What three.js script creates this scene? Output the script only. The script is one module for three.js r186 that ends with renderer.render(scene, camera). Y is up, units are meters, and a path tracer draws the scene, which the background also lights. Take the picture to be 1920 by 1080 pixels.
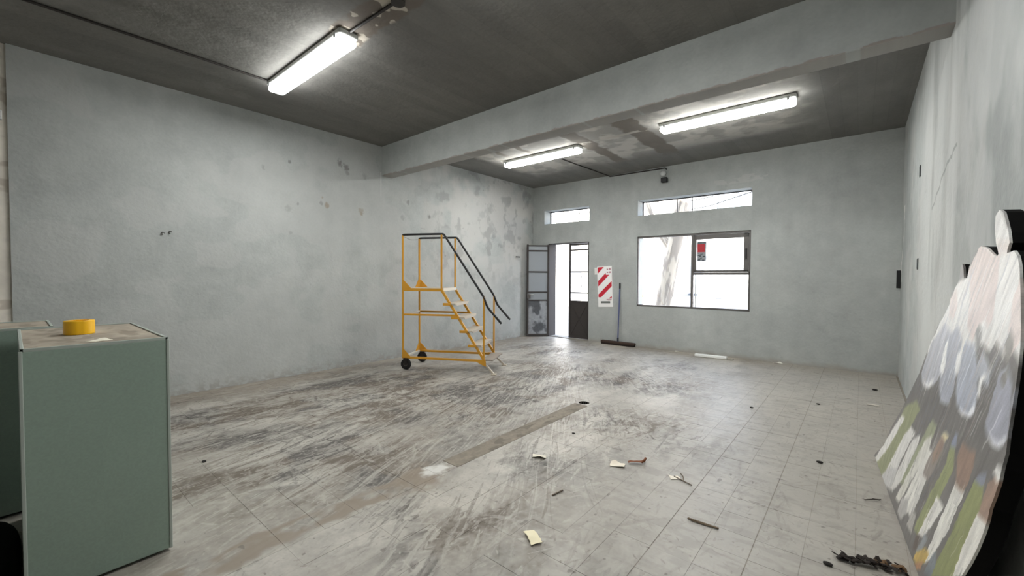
import * as THREE from 'three';
import { RoundedBoxGeometry } from 'three/addons/geometries/RoundedBoxGeometry.js';
import { mergeGeometries, toCreasedNormals } from 'three/addons/utils/BufferGeometryUtils.js';
import { RectAreaLightUniformsLib } from 'three/addons/lights/RectAreaLightUniformsLib.js';

// ------------------------------------------------------------ camera, sky, sun, exposure
const scene = new THREE.Scene();
const camera = new THREE.PerspectiveCamera(69.21, 1920 / 1080, 0.05, 200);
camera.rotation.order = 'YXZ';
camera.position.set(5.871, 1.35, 7.798);
camera.rotation.set(-0.0268, 0.6956, 0.0043);
camera.updateMatrixWorld(true); camera.updateProjectionMatrix();

const renderer = new THREE.WebGLRenderer({ antialias: true });
renderer.toneMapping = THREE.LinearToneMapping;
renderer.toneMappingExposure = 1.42;
renderer.shadowMap.enabled = true;
RectAreaLightUniformsLib.init();

const SKY = 4.5, SUN = 18, LAMP = 37, GLOW = 17;
{ // clear pale sky, whiter towards the horizon
  const w = 64, h = 64, d = new Float32Array(w * h * 4);
  for (let j = 0; j < h; j++) for (let i = 0; i < w; i++) {
    const el = Math.max(0, ((j + 0.5) / h - 0.5) * Math.PI), t = Math.pow(Math.sin(el), 0.6), o = (j * w + i) * 4;
    d[o] = SKY * (1.0 - 0.5 * t); d[o + 1] = SKY * (1.05 - 0.38 * t); d[o + 2] = SKY * (1.12 - 0.12 * t); d[o + 3] = 1;
  }
  const tx = new THREE.DataTexture(d, w, h, THREE.RGBAFormat, THREE.FloatType);
  tx.mapping = THREE.EquirectangularReflectionMapping; tx.magFilter = THREE.LinearFilter; tx.needsUpdate = true;
  scene.background = tx;
}
const sun = new THREE.DirectionalLight(new THREE.Color(1, 0.95, 0.86), SUN);   // behind the building, over the street
sun.position.set(6, 17, 19); sun.target.position.set(1, 0, -5);
sun.castShadow = true; sun.shadow.mapSize.set(2048, 2048);
Object.assign(sun.shadow.camera, { left: -30, right: 30, top: 30, bottom: -30, near: 1, far: 70 });
scene.add(sun, sun.target);

// ------------------------------------------------------------ helpers
let seed = 7; const rnd = () => ((seed = (seed * 1664525 + 1013904223) >>> 0) / 4294967296);
const rr = (a, b) => a + (b - a) * rnd();
const NT = new Float32Array(65536); for (let i = 0; i < 65536; i++) NT[i] = rnd();
function vn(x, y) {
  const xi = Math.floor(x), yi = Math.floor(y); let fx = x - xi, fy = y - yi;
  fx = fx * fx * (3 - 2 * fx); fy = fy * fy * (3 - 2 * fy);
  const a = xi & 255, b = (xi + 1) & 255, c = (yi & 255) << 8, e = ((yi + 1) & 255) << 8;
  return (NT[a + c] * (1 - fx) + NT[b + c] * fx) * (1 - fy) + (NT[a + e] * (1 - fx) + NT[b + e] * fx) * fy;
}
function fbm(x, y, o = 4) { let s = 0, a = 0.5, n = 0; for (let i = 0; i < o; i++) { s += a * vn(x, y); n += a; a *= 0.5; x = x * 2.03 + 17.3; y = y * 2.03 + 9.7; } return s / n; }
const ss = (a, b, x) => { const t = Math.min(1, Math.max(0, (x - a) / (b - a))); return t * t * (3 - 2 * t); };
const lerp = (a, b, t) => a + (b - a) * t;
const s8 = (v) => { v = Math.min(1, Math.max(0, v)); return 255 * (v <= 0.0031308 ? 12.92 * v : 1.055 * Math.pow(v, 1 / 2.4) - 0.055); };
function mix3(o, c, t) { o[0] += (c[0] - o[0]) * t; o[1] += (c[1] - o[1]) * t; o[2] += (c[2] - o[2]) * t; }
// a colour map over W x H metres, fn(x, y, out) fills linear albedo (and out[3] = roughness when rough is asked for)
function paint(w, h, W, H, fn, rough) {
  const d = new Uint8Array(w * h * 4), r = rough ? new Uint8Array(w * h * 4) : null, o = [0, 0, 0, 0.8];
  for (let j = 0; j < h; j++) for (let i = 0; i < w; i++) {
    fn((i + 0.5) / w * W, (j + 0.5) / h * H, o);
    const k = (j * w + i) * 4; d[k] = s8(o[0]); d[k + 1] = s8(o[1]); d[k + 2] = s8(o[2]); d[k + 3] = 255;
    if (r) { r[k] = r[k + 1] = r[k + 2] = 255 * o[3]; r[k + 3] = 255; }
  }
  const mk = (a, srgb) => { const t = new THREE.DataTexture(a, w, h); t.magFilter = THREE.LinearFilter; t.minFilter = THREE.LinearFilter; t.wrapS = t.wrapT = THREE.RepeatWrapping; if (srgb) t.colorSpace = THREE.SRGBColorSpace; t.needsUpdate = true; return t; };
  return rough ? [mk(d, true), mk(r, false)] : mk(d, true);
}
function planar(g, au, av, U, V, u0 = 0, v0 = 0) { // uv in metres over the painted extent
  const p = g.attributes.position, uv = new Float32Array(p.count * 2);
  for (let i = 0; i < p.count; i++) { uv[2 * i] = (p.getComponent(i, au) - u0) / U; uv[2 * i + 1] = (p.getComponent(i, av) - v0) / V; }
  g.setAttribute('uv', new THREE.BufferAttribute(uv, 2)); return g;
}
const std = (color, roughness = 0.7, metalness = 0, extra = {}) => new THREE.MeshStandardMaterial({ color, roughness, metalness, ...extra });
const phys = (p) => new THREE.MeshPhysicalMaterial(p);
const taken = {};
function numbered(n) { const k = taken[n] = (taken[n] ?? -1) + 1; return k ? n + '_' + String(k).padStart(3, '0') : n; }
function shade(o) { o.traverse((m) => { if (m.isMesh) { m.castShadow = m.receiveShadow = true; } }); return o; }
function clean(g) { let q = g.index ? g.toNonIndexed() : g; for (const k of Object.keys(q.attributes)) if (!['position', 'normal', 'uv'].includes(k)) q.deleteAttribute(k); return q; }
const merge = (list) => list.length === 1 ? list[0] : mergeGeometries(list.map(clean));
function mesh(name, geos, mat, parent) { const m = new THREE.Mesh(merge(Array.isArray(geos) ? geos : [geos]), mat); m.name = name; m.castShadow = m.receiveShadow = true; parent.add(m); return m; }
function tag(o, label, category, group) { o.userData.label = label; o.userData.category = category; if (group) o.userData.group = group; return o; }
function thing(name, label, category, pos = [0, 0, 0], turn = 0, group) { const g = new THREE.Group(); g.name = numbered(name); g.position.set(...pos); g.rotation.y = turn; scene.add(g); return tag(g, label, category, group); }
function solo(name, geos, mat, label, category, group) { const m = mesh(numbered(name), geos, mat, scene); return tag(m, label, category, group); }
function struct(name, geos, mat, label) { const m = mesh(name, geos, mat, scene); m.userData.kind = 'structure'; m.userData.label = label; m.userData.category = name.replace(/_.*/, ''); return m; }
const bx = (x0, x1, y0, y1, z0, z1) => new THREE.BoxGeometry(x1 - x0, y1 - y0, z1 - z0).translate((x0 + x1) / 2, (y0 + y1) / 2, (z0 + z1) / 2);
const rbx = (x0, x1, y0, y1, z0, z1, r = 0.004) => new RoundedBoxGeometry(x1 - x0, y1 - y0, z1 - z0, 2, Math.min(r, (x1 - x0) / 2.01, (y1 - y0) / 2.01, (z1 - z0) / 2.01)).translate((x0 + x1) / 2, (y0 + y1) / 2, (z0 + z1) / 2);
function bar(a, b, r, r2 = r, seg = 12) { const A = new THREE.Vector3(...a), B = new THREE.Vector3(...b), d = B.clone().sub(A), L = d.length(); const g = new THREE.CylinderGeometry(r2, r, L, seg); g.applyQuaternion(new THREE.Quaternion().setFromUnitVectors(new THREE.Vector3(0, 1, 0), d.normalize())); const m = A.add(B).multiplyScalar(0.5); return g.translate(m.x, m.y, m.z); }
function sqbar(a, b, w, h) { const A = new THREE.Vector3(...a), B = new THREE.Vector3(...b), d = B.clone().sub(A), L = d.length(); const g = new RoundedBoxGeometry(L, h, w, 1, 0.003); const X = d.normalize(), Z = new THREE.Vector3().crossVectors(X, new THREE.Vector3(0, 1, 0)); if (Z.lengthSq() < 1e-6) Z.set(0, 0, 1); Z.normalize(); const Y = new THREE.Vector3().crossVectors(Z, X); g.applyMatrix4(new THREE.Matrix4().makeBasis(X, Y, Z)); const m = A.add(B).multiplyScalar(0.5); return g.translate(m.x, m.y, m.z); }
function tube(pts, r, seg = 40, rad = 10, tension = 0.1) { return new THREE.TubeGeometry(new THREE.CatmullRomCurve3(pts.map((p) => new THREE.Vector3(...p)), false, 'catmullrom', tension), seg, r, rad, false); }
function prism(pts, depth) { const s = new THREE.Shape(); pts.forEach(([x, y], i) => i ? s.lineTo(x, y) : s.moveTo(x, y)); return new THREE.ExtrudeGeometry(s, { depth, bevelEnabled: false }); }

// ------------------------------------------------------------ room dimensions (metres)
const W = 6.294, H = 3.404, ZR = 9.6, T = 0.28, BZ0 = 3.80, BZ1 = 4.0, BY = 2.94;

// ------------------------------------------------------------ procedural surfaces
const spot = (x, y, cx, cy, rx, ry) => { const a = (x - cx) / rx, b = (y - cy) / ry; return Math.exp(-(a * a + b * b)); };
const PAINT = [0.393, 0.409, 0.394];
// plaster wall paint with roller mottling, patches and scuffs; extra() adds the wall's own marks
function wallPaint(ox, extra, worn) {
  return (x, y, o) => {
    const n = fbm(x * 1.1 + ox, y * 1.1, 4), f = fbm(x * 7 + ox, y * 7, 3), g = vn(x * 60 + ox, y * 60), st = fbm(x * 9 + ox, y * 0.9 + 5, 3);
    const k = 1 + 0.32 * (n - 0.5) + 0.18 * (f - 0.5) + 0.07 * (g - 0.5) + 0.10 * (st - 0.5);
    o[0] = PAINT[0] * k; o[1] = PAINT[1] * k; o[2] = PAINT[2] * k; o[3] = 0.72;
    const wn = worn(x, y);
    if (wn > 0.01) {
      const a = fbm(x * 2.3 + ox + 40, y * 2.1, 5), b = fbm(x * 6 + ox, y * 5 + 30, 4);
      mix3(o, [0.50, 0.49, 0.465], wn * ss(0.46, 0.62, a) * 0.75);
      mix3(o, [0.21, 0.205, 0.20], wn * ss(0.55, 0.72, b) * 0.45);
    }
    const fl = vn(x * 13 + ox + 3, y * 11 + 8), fl2 = vn(x * 31 + ox, y * 29);
    if (fl > 0.955 && fl2 > 0.6) mix3(o, [0.17, 0.16, 0.15], 0.4 * wn + 0.06);
    extra(x, y, o);
  };
}
function drip(x, y, o, cx, cy, r, c, s) { const w = 0.35 * r * (fbm(x * 30, y * 30, 3) - 0.5) * 3; const d = Math.hypot(x - cx + w, (y - cy + w) * 0.8); mix3(o, c, s * ss(r, r * 0.35, d)); }
const leftTex = paint(2048, 1024, 8, 3.45, wallPaint(3, (x, y, o) => {
  const B = [0.07, 0.06, 0.05], R = [0.20, 0.135, 0.05];
  drip(x, y, o, 4.70, 3.00, 0.055, B, 0.95); drip(x, y, o, 4.60, 2.95, 0.06, B, 0.95); drip(x, y, o, 4.58, 2.87, 0.04, B, 0.6); drip(x, y, o, 4.30, 2.87, 0.05, B, 0.4);
  drip(x, y, o, 4.90, 2.36, 0.045, R, 0.95); drip(x, y, o, 4.98, 2.38, 0.03, B, 0.6); drip(x, y, o, 4.96, 2.46, 0.02, R, 0.7); drip(x, y, o, 4.36, 2.34, 0.06, R, 0.65); drip(x, y, o, 4.36, 2.30, 0.03, R, 0.8);
  drip(x, y, o, 5.30, 2.33, 0.025, B, 0.6); drip(x, y, o, 5.42, 2.24, 0.05, B, 0.35); drip(x, y, o, 5.40, 2.87, 0.03, B, 0.5); drip(x, y, o, 5.72, 2.73, 0.03, B, 0.5); drip(x, y, o, 5.4, 1.93, 0.03, B, 0.4); drip(x, y, o, 3.05, 2.40, 0.04, B, 0.5); drip(x, y, o, 3.5, 2.6, 0.05, B, 0.4); drip(x, y, o, 3.62, 2.33, 0.05, B, 0.4);
  if (Math.abs(x - 4.02) < 0.008 && y > 2.62 && y < 3.0) mix3(o, [0.62, 0.62, 0.6], 0.7);
  const patch = ss(0.5, 0.54, fbm(x * 1.6 + 9, y * 1.9 + 2, 3)); mix3(o, [0.47, 0.475, 0.46], 0.4 * patch);   // skimmed repairs
  const foot = ss(0.16, 0.0, y + 0.09 * (fbm(x * 8, y * 14, 3) - 0.5)); mix3(o, [0.30, 0.275, 0.245], 0.55 * foot * ss(0.35, 0.6, fbm(x * 20, y * 25, 2)));
}, (x, y) => ss(4.3, 2.2, x) * (0.35 + 0.65 * ss(0.7, 1.9, y))));
const rightTex = paint(2048, 1024, 8, 3.45, wallPaint(77, (x, y, o) => {
  const sw = fbm(x * 2.2 + 3, y * 0.55, 4), e = 0.25 * (fbm(x * 5, y * 4, 3) - 0.5);
  mix3(o, [0.60, 0.61, 0.59], 0.8 * ss(2.0, 3.0, x + e) * ss(4.5, 4.1, x + e) * ss(0.32, 0.52, sw));          // rough white plaster wash
  mix3(o, [0.24, 0.26, 0.25], 0.5 * ss(4.1, 4.5, x + e) * ss(0.48, 0.62, fbm(x * 3.1, y * 1.6 + 4, 4)));
  mix3(o, [0.50, 0.51, 0.50], 0.55 * ss(4.0, 4.6, x) * ss(0.55, 0.66, fbm(x * 2.2 + 8, y * 1.3, 4)));
  const cr = Math.abs(y - 1.95 - 0.10 * Math.sin(x * 2) - 0.35 * (x - 3.6) * 0.4 - 0.04 * fbm(x * 12, 3, 2)); if (x > 3.1 && x < 4.2 && cr < 0.012) mix3(o, [0.15, 0.16, 0.15], 0.5);
  if (x < 0.9 && y > 1.3 && y < 2.3) { const cx = 0.05 + 0.30 * ss(1.5, 2.0, y), q = Math.abs(x - cx) - 0.16 * (fbm(x * 4, y * 10, 3) - 0.25); mix3(o, [0.78, 0.76, 0.72], ss(0.03, -0.01, q) * 0.9); }   // chipped paint in the corner
}, (x, y) => 0.45));
const backTex = paint(1024, 512, 6.4, 3.45, wallPaint(150, (x, y, o) => {
  mix3(o, [0.30, 0.265, 0.22], 0.6 * ss(0.09, 0.0, y + 0.08 * (fbm(x * 9, y * 16, 3) - 0.5)));
  if (y > 2.93 && y < 3.06 && x > 3.9 && x < 4.7) mix3(o, [0.5, 0.5, 0.48], 0.5 * ss(0.55, 0.62, fbm(x * 7, y * 22, 3)));
}, (x, y) => 0.12));
const beamTex = paint(1024, 128, 6.4, 0.8, wallPaint(220, (x, y, o) => {
  const e = 0.035 * (fbm(x * 14, y * 14, 3) - 0.5); if (y < 0.012 + e) mix3(o, [0.27, 0.22, 0.19], 0.7);
}, () => 0.08));
// ceiling: grey distemper over board-marked concrete, flaked bare round the lamp rows
const CEIL = [0.19, 0.184, 0.171];
const ceilTex = paint(1536, 2048, 6.4, 8, (x, z, o) => {
  const n = fbm(x * 1.4 + 5, z * 0.7 + 5, 4), f = fbm(x * 9, z * 4, 3), b = vn(Math.floor(x / 0.145) * 7.3, 2.1), g = vn(x * 70, z * 70), e = (x / 0.145) % 1;
  let k = 1 + 0.35 * (n - 0.5) + 0.2 * (f - 0.5) + 0.14 * (b - 0.5) + 0.08 * (g - 0.5); if (e < 0.05) k *= 0.92;
  o[0] = CEIL[0] * k; o[1] = CEIL[1] * k; o[2] = CEIL[2] * k;
  const w = 0.14 * (fbm(x * 6, z * 6, 4) - 0.5), w2 = 0.3 * (fbm(x * 3 + 7, z * 3, 4) - 0.5);
  const bare = ss(3.62, 3.5, z + w) * ss(0.75, 1.35, z + w2) * ss(0.65, 0.85, x + w) * ss(5.5, 5.1, x + w2);
  mix3(o, [0.50, 0.475, 0.43], bare * (0.5 + 0.5 * ss(0.42, 0.56, fbm(x * 3.3 + 2, z * 3.3, 4))));
  for (const [sx, sw, z0, z1] of [[2.60, 0.11, 0.9, 3.7], [3.42, 0.15, 0.8, 3.7], [1.62, 0.05, 2.2, 3.6], [1.22, 0.05, 2.3, 3.6]])
    mix3(o, [0.165, 0.143, 0.118], 0.9 * ss(sw + 0.02, sw - 0.02, Math.abs(x - sx + w)) * ss(z0 - 0.2, z0 + 0.2, z + w2) * ss(z1 + 0.1, z1 - 0.1, z));
  mix3(o, [0.46, 0.43, 0.37], 0.85 * ss(0.05, 0.035, Math.abs(z - 2.12 + w * 0.5)) * ss(2.4, 2.5, x) * ss(3.75, 3.6, x) * ss(0.34, 0.44, fbm(x * 8, z * 8, 3)));
  const scr = ss(0.16, 0.12, Math.abs(z - 5.93 + w)) * ss(2.3, 2.45, x) * ss(3.6, 3.4, x);                       // scraped run beside the near lamp
  mix3(o, [0.155, 0.128, 0.105], scr * 0.85); mix3(o, [0.52, 0.47, 0.40], scr * ss(0.56, 0.60, fbm(x * 13 + 1, z * 13, 2)) * 0.9);
  mix3(o, [0.27, 0.265, 0.25], 0.4 * ss(0.58, 0.72, fbm(x * 2.4 + 31, z * 2.4 + 4, 5)) * ss(5.6, 6.0, z));
});
// floor: worn grey tiles under trodden grime, sweep marks fanning from the street door
const STRIPX = [3.545, 3.705];
const zones = [[1.7, 5.1, 1.5, 1.3, 1.05], [2.5, 4.4, 1.0, 1.2, 1.05], [2.6, 6.3, 1.1, 0.7, 0.9], [1.3, 6.5, 0.9, 0.8, 0.85], [2.5, 3.1, 0.8, 0.8, 0.95], [1.5, 1.5, 0.7, 0.9, 0.85], [3.5, 2.6, 0.8, 0.6, 0.7], [4.25, 4.25, 0.75, 0.55, 0.75], [4.0, 5.3, 0.35, 0.5, 0.55], [4.25, 6.35, 0.22, 0.5, 0.7], [3.9, 6.4, 0.25, 0.35, 0.65], [2.5, 7.1, 0.5, 0.4, 0.6], [4.9, 6.2, 0.5, 0.5, 0.35], [3.2, 1.4, 0.8, 0.6, 0.45]];
// grime is laid as thousands of smeared strokes: each stroke leaves or lifts dirt along the local walking direction
const FW = 6.4, FZ = 8.2, GN = 2048, dirt = new Float32Array(GN * GN);
const zone = (x, z) => { let m = 0; for (const [cx, cz, rx, rz, w] of zones) m = Math.max(m, w * spot(x, z, cx, cz, rx, rz)); return m; };
const fanW = (x, z) => ss(1.9, 2.7, x + 0.18 * (z - 3)) * ss(4.8, 3.9, x - 0.12 * (z - 5));
for (let j = 0; j < GN; j += 2) for (let i = 0; i < GN; i += 2) {
  const x = i / GN * FW, z = j / GN * FZ, m = zone(x, z), wx = 0.15 * (fbm(x * 3.1, z * 3.1 + 50, 3) - 0.5), wz = 0.35 * (fbm(x * 3.1 + 90, z * 3.1, 3) - 0.5);
  const v = m * 0.95 * ss(0.40, 0.62, fbm((x + wx) * 4.6 + 70, (z + wz) * 2.0, 5) * 0.65 + 0.35 * fbm((x + wx) * 15, (z + wz) * 7, 3)) + 0.30 * ss(5.2, 4.2, x) * ss(0.42, 0.64, fbm(x * 2.6, z * 1.5 + 33, 4));
  dirt[j * GN + i] = dirt[j * GN + i + 1] = dirt[(j + 1) * GN + i] = dirt[(j + 1) * GN + i + 1] = v;
}
function stroke(x, z, ang, L, w, tone, alpha) {
  const dx = Math.sin(ang), dz = Math.cos(ang), sl = FW / GN, steps = Math.ceil(L / 0.003), half = Math.max(1, Math.ceil(w / 0.003)), bend = rr(-0.22, 0.22) * L, off = rr(0, 200);
  for (let i = 0; i <= steps; i++) {
    const t = i / steps, c = (t - 0.5) * L, bw = bend * (t - 0.5) * (t - 0.5), env = Math.sqrt(Math.sin(Math.PI * t)) * (0.55 + 0.9 * vn(t * L * 45 + off, off));
    for (let q = -half; q <= half; q++) {
      const u = q / half; if (Math.abs(u) > env) continue;
      const px = x + dx * c + dz * (u * w + bw), pz = z + dz * c - dx * (u * w + bw), ii = (px / FW * GN) | 0, jj = (pz / FZ * GN) | 0; if (ii < 0 || jj < 0 || ii >= GN || jj >= GN) continue;
      const a = alpha * (0.25 + 0.95 * vn(u * w * 240 + off, t * L * 14)), k = jj * GN + ii; dirt[k] += (tone - dirt[k]) * Math.min(1, a);
    }
  }
}
for (let n = 0; n < 26000; n++) {
  const x = rr(0, 6.3), z = rr(0.1, 7.9), m = Math.max(zone(x, z), 0.1); if (rnd() > 0.25 + 0.75 * m) continue;
  const f = fanW(x, z); let ang = rnd() < f ? Math.atan2(x - 0.8, z + 0.7) + rr(-0.12, 0.12) : rr(-0.55, 0.45); if (rnd() < 0.2) ang = rr(-1.57, 1.57);
  const dark = rnd() < 0.42 + 0.22 * m, big = rnd() < 0.14;
  stroke(x, z, ang, rr(0.03, 0.17) * (big ? 2 : 1) * (f > 0.5 ? 1.5 : 1), rr(0.003, 0.011) * (big ? 1.8 : 1), dark ? rr(0.55, 1.15) * (0.30 + 0.8 * m) : rr(0.0, 0.35) * (0.3 + 0.7 * m), dark ? rr(0.35, 0.85) * (0.4 + 0.6 * m) : rr(0.2, 0.85));
}
for (let n = 0; n < 60000; n++) { // granular flecks
  const x = rr(0, 6.3), z = rr(0.1, 7.9), m = Math.max(zone(x, z), 0.22); if (rnd() > 0.2 + 0.8 * m) continue;
  stroke(x, z, rr(-1.2, 1.2), rr(0.008, 0.04), rr(0.002, 0.006), rnd() < 0.45 ? rr(0.4, 1.1) * (0.3 + 0.7 * m) : rr(0, 0.2), rr(0.3, 0.8));
}
for (let n = 0; n < 330; n++) { const t = rr(-0.2, 0.2), r = rr(1.6, 7.6), a = Math.atan2(3.3, 6.9) + t * 0.6; stroke(0.75 + Math.sin(a) * r, -0.7 + Math.cos(a) * r, a + rr(-0.05, 0.05) + 0.1 * (r - 5) / 5, rr(0.3, 1.2), rr(0.002, 0.006), rnd() < 0.5 ? 0.02 : 0.6, rr(0.25, 0.6)); }
for (const [x, z, L, w] of [[4.28, 6.45, 0.75, 0.02], [4.24, 6.4, 0.9, 0.012], [4.33, 6.5, 0.5, 0.01], [4.12, 6.05, 0.5, 0.012], [3.93, 5.2, 0.6, 0.012], [4.45, 5.75, 0.4, 0.01]]) stroke(x, z, 0.52, L, w, 0.7, 0.55);

const [floorTex, floorRough] = paint(2048, 2048, FW, FZ, (x, z, o) => {
  const n = fbm(x * 1.3 + 11, z * 1.3, 4), f = fbm(x * 14, z * 14, 3), g = vn(x * 120, z * 120);
  const k = 1 + 0.20 * (n - 0.5) + 0.20 * (f - 0.5) + 0.12 * (g - 0.5);
  o[0] = 0.43 * k; o[1] = 0.403 * k; o[2] = 0.356 * k; o[3] = 0.42 + 0.1 * (f - 0.5);
  const dust = ss(0.75, 0.15, x + 0.5 * (n - 0.5)) + 0.9 * ss(0.8, 0.15, z + 0.5 * (f - 0.5)) * ss(1.6, 2.3, x) + 0.6 * ss(5.7, 6.25, x + 0.4 * (n - 0.5));
  mix3(o, [0.36, 0.305, 0.24], Math.min(0.65, dust * (0.35 + 0.6 * f)));
  const right = ss(4.3, 5.0, x + 0.5 * (n - 0.5));
  mix3(o, [0.22, 0.20, 0.175], 0.42 * (0.35 + 0.65 * right) * ss(0.5, 0.68, fbm(x * 9 + 3, z * 26 + 60, 4)) + 0.22 * ss(0.45, 0.65, fbm(x * 4 + 3, z * 2.4 + 60, 4)));   // fine dry specks
  mix3(o, [0.33, 0.31, 0.275], 0.5 * right);
  const gi = Math.min(GN - 1, Math.floor(x / FW * GN)), gj = Math.min(GN - 1, Math.floor(z / FZ * GN)), d0 = dirt[gj * GN + gi];
  const amt = Math.min(1, Math.max(0, d0 * (0.95 + 0.8 * (fbm(x * 38, z * 30, 3) - 0.4)))), c = ss(0.4, 0.6, fbm(x * 3, z * 3 + 7, 3));
  mix3(o, [lerp(0.075, 0.12, c), lerp(0.066, 0.095, c), lerp(0.060, 0.072, c)], Math.min(0.95, amt * 1.15)); o[3] += 0.22 * amt;
  const run = ss(0.13, 0.08, Math.abs(x - 3.6 + 0.25 * (fbm(x * 5, z * 5, 3) - 0.5))) * ss(5.7, 6.0, z); mix3(o, [0.24, 0.195, 0.15], 0.9 * run * ss(0.3, 0.6, fbm(x * 9, z * 7, 3) + 0.1));
  if (vn(x * 23 + 9, z * 23) > 0.955) mix3(o, [0.12, 0.105, 0.09], 0.6);
  mix3(o, [0.66, 0.65, 0.61], 0.85 * ss(0.11, 0.03, Math.hypot(x - 3.62, (z - 5.92) * 0.8) + 0.12 * (fbm(x * 22, z * 22, 3) - 0.5)));
  o[3] = Math.min(0.95, Math.max(0.25, o[3]));
}, true);
const bumpTex = paint(512, 512, 1, 1, (x, y, o) => { const P = (k) => { const a = Math.cos(0), n = fbm(x * k, y * k, 4); return n * a; }; const e = ss(0, 0.12, x) * ss(1, 0.88, x) * ss(0, 0.12, y) * ss(1, 0.88, y); const v = 0.5 + (P(9) - 0.5) * e * 0.9 + (P(40) - 0.5) * 0.35; o[0] = o[1] = o[2] = v * v; });
bumpTex.colorSpace = THREE.NoColorSpace;
const bumpAt = (U, V) => { const b = bumpTex.clone(); b.repeat.set(U, V); b.needsUpdate = true; return b; };

const M = {
  left: std(0xffffff, 0.75, 0, { map: leftTex, bumpMap: bumpAt(8, 3.45), bumpScale: 0.006 }),
  right: std(0xffffff, 0.75, 0, { map: rightTex, bumpMap: bumpAt(8, 3.45), bumpScale: 0.007 }),
  back: std(0xffffff, 0.75, 0, { map: backTex, bumpMap: bumpAt(6.4, 3.45), bumpScale: 0.004 }),
  beam: std(0xffffff, 0.75, 0, { map: beamTex, bumpMap: bumpAt(6.4, 0.8), bumpScale: 0.004 }),
  ceil: std(0xffffff, 0.9, 0, { map: ceilTex, bumpMap: bumpAt(6.4, 8), bumpScale: 0.006 }),
  floor: std(0xffffff, 1, 0, { map: floorTex, roughnessMap: floorRough }),
  bed: std(new THREE.Color().setRGB(0.8, 0.78, 0.75), 0.95, 0, { map: floorTex }),
};

// ------------------------------------------------------------ the room
// left wall (grey) up to z 7.8, then bare cream plaster
struct('wall_left', planar(bx(-T, 0, 0, H, 0, 7.8), 2, 1, 8, 3.45), M.left, 'long grey painted plaster wall with stains and scuffs');
const creamTex = paint(256, 512, 2, 3.45, (x, y, o) => { const n = fbm(x * 3, y * 3, 4), f = fbm(x * 14, y * 14, 3); const k = 1 + 0.4 * (n - 0.5) + 0.3 * (f - 0.5); o[0] = 0.80 * k; o[1] = 0.74 * k; o[2] = 0.66 * k; mix3(o, [0.35, 0.28, 0.22], 0.5 * ss(0.6, 0.7, fbm(x * 5, y * 12, 3))); });
struct('wall_left_bare', planar(bx(-T, -0.025, 0, H, 7.8, ZR), 2, 1, 2, 3.45, 7.8), std(0xffffff, 0.9, 0, { map: creamTex }), 'bare cream plaster wall beyond the grey paint edge');
struct('wall_right', planar(bx(W, W + T, 0, H, -T, ZR), 2, 1, 8, 3.45), M.right, 'patchy grey and white plastered wall on the right');
struct('wall_rear', planar(bx(-T, W + T, 0, H, ZR, ZR + T), 0, 1, 6.4, 3.45), M.back, 'grey wall behind the viewer');
const OPEN = { door: [0.43, 1.47, 0, 2.10], t1: [0.315, 1.468, 2.545, 2.848], t2: [2.53, 4.477, 2.54, 2.836], win: [2.525, 4.475, 0.788, 2.138] };
{
  const s = new THREE.Shape(); s.moveTo(-T, 0); s.lineTo(OPEN.door[0], 0); s.lineTo(OPEN.door[0], OPEN.door[3]); s.lineTo(OPEN.door[1], OPEN.door[3]); s.lineTo(OPEN.door[1], 0); s.lineTo(W, 0); s.lineTo(W, H); s.lineTo(-T, H); s.closePath();
  for (const k of ['t1', 't2', 'win']) { const [a, b, c, d] = OPEN[k], h = new THREE.Path(); h.moveTo(a, c); h.lineTo(a, d); h.lineTo(b, d); h.lineTo(b, c); h.closePath(); s.holes.push(h); }
  const g = new THREE.ExtrudeGeometry(s, { depth: T, bevelEnabled: false }).translate(0, 0, -T);
  struct('wall_back', planar(g, 0, 1, 6.4, 3.45), M.back, 'grey street wall with door, window and two high slots');
}
struct('ceiling', planar(bx(-T, W + T, H, H + 0.18, -T, ZR + T), 0, 2, 6.4, 8), M.ceil, 'dark grey concrete ceiling with flaked patches');
{ // painted beam across the room, lower edges slightly rounded
  const s = new THREE.Shape(), r = 0.012; s.moveTo(BZ0, H); s.lineTo(BZ0, BY + r); s.quadraticCurveTo(BZ0, BY, BZ0 + r, BY); s.lineTo(BZ1 - r, BY); s.quadraticCurveTo(BZ1, BY, BZ1, BY + r); s.lineTo(BZ1, H); s.closePath();
  const g = new THREE.ExtrudeGeometry(s, { depth: W, bevelEnabled: false }); g.applyMatrix4(new THREE.Matrix4().makeBasis(new THREE.Vector3(0, 0, 1), new THREE.Vector3(0, 1, 0), new THREE.Vector3(1, 0, 0)));
  const flip = g.index ? g : g; { const p = flip.attributes.position; for (let i = 0; i < p.count; i += 3) for (const at of Object.values(flip.attributes)) { const n = at.itemSize; for (let c = 0; c < n; c++) { const a = at.getComponent(i + 1, c), b = at.getComponent(i + 2, c); at.setComponent(i + 1, c, b); at.setComponent(i + 2, c, a); } } }
  g.computeVertexNormals();
  const b = struct('trim_1', planar(toCreasedNormals(g, 0.6), 0, 1, 6.4, 0.8, 0, BY), M.beam, 'grey painted concrete ceiling beam crossing the room'); b.userData.category = 'beam';
}
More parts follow.
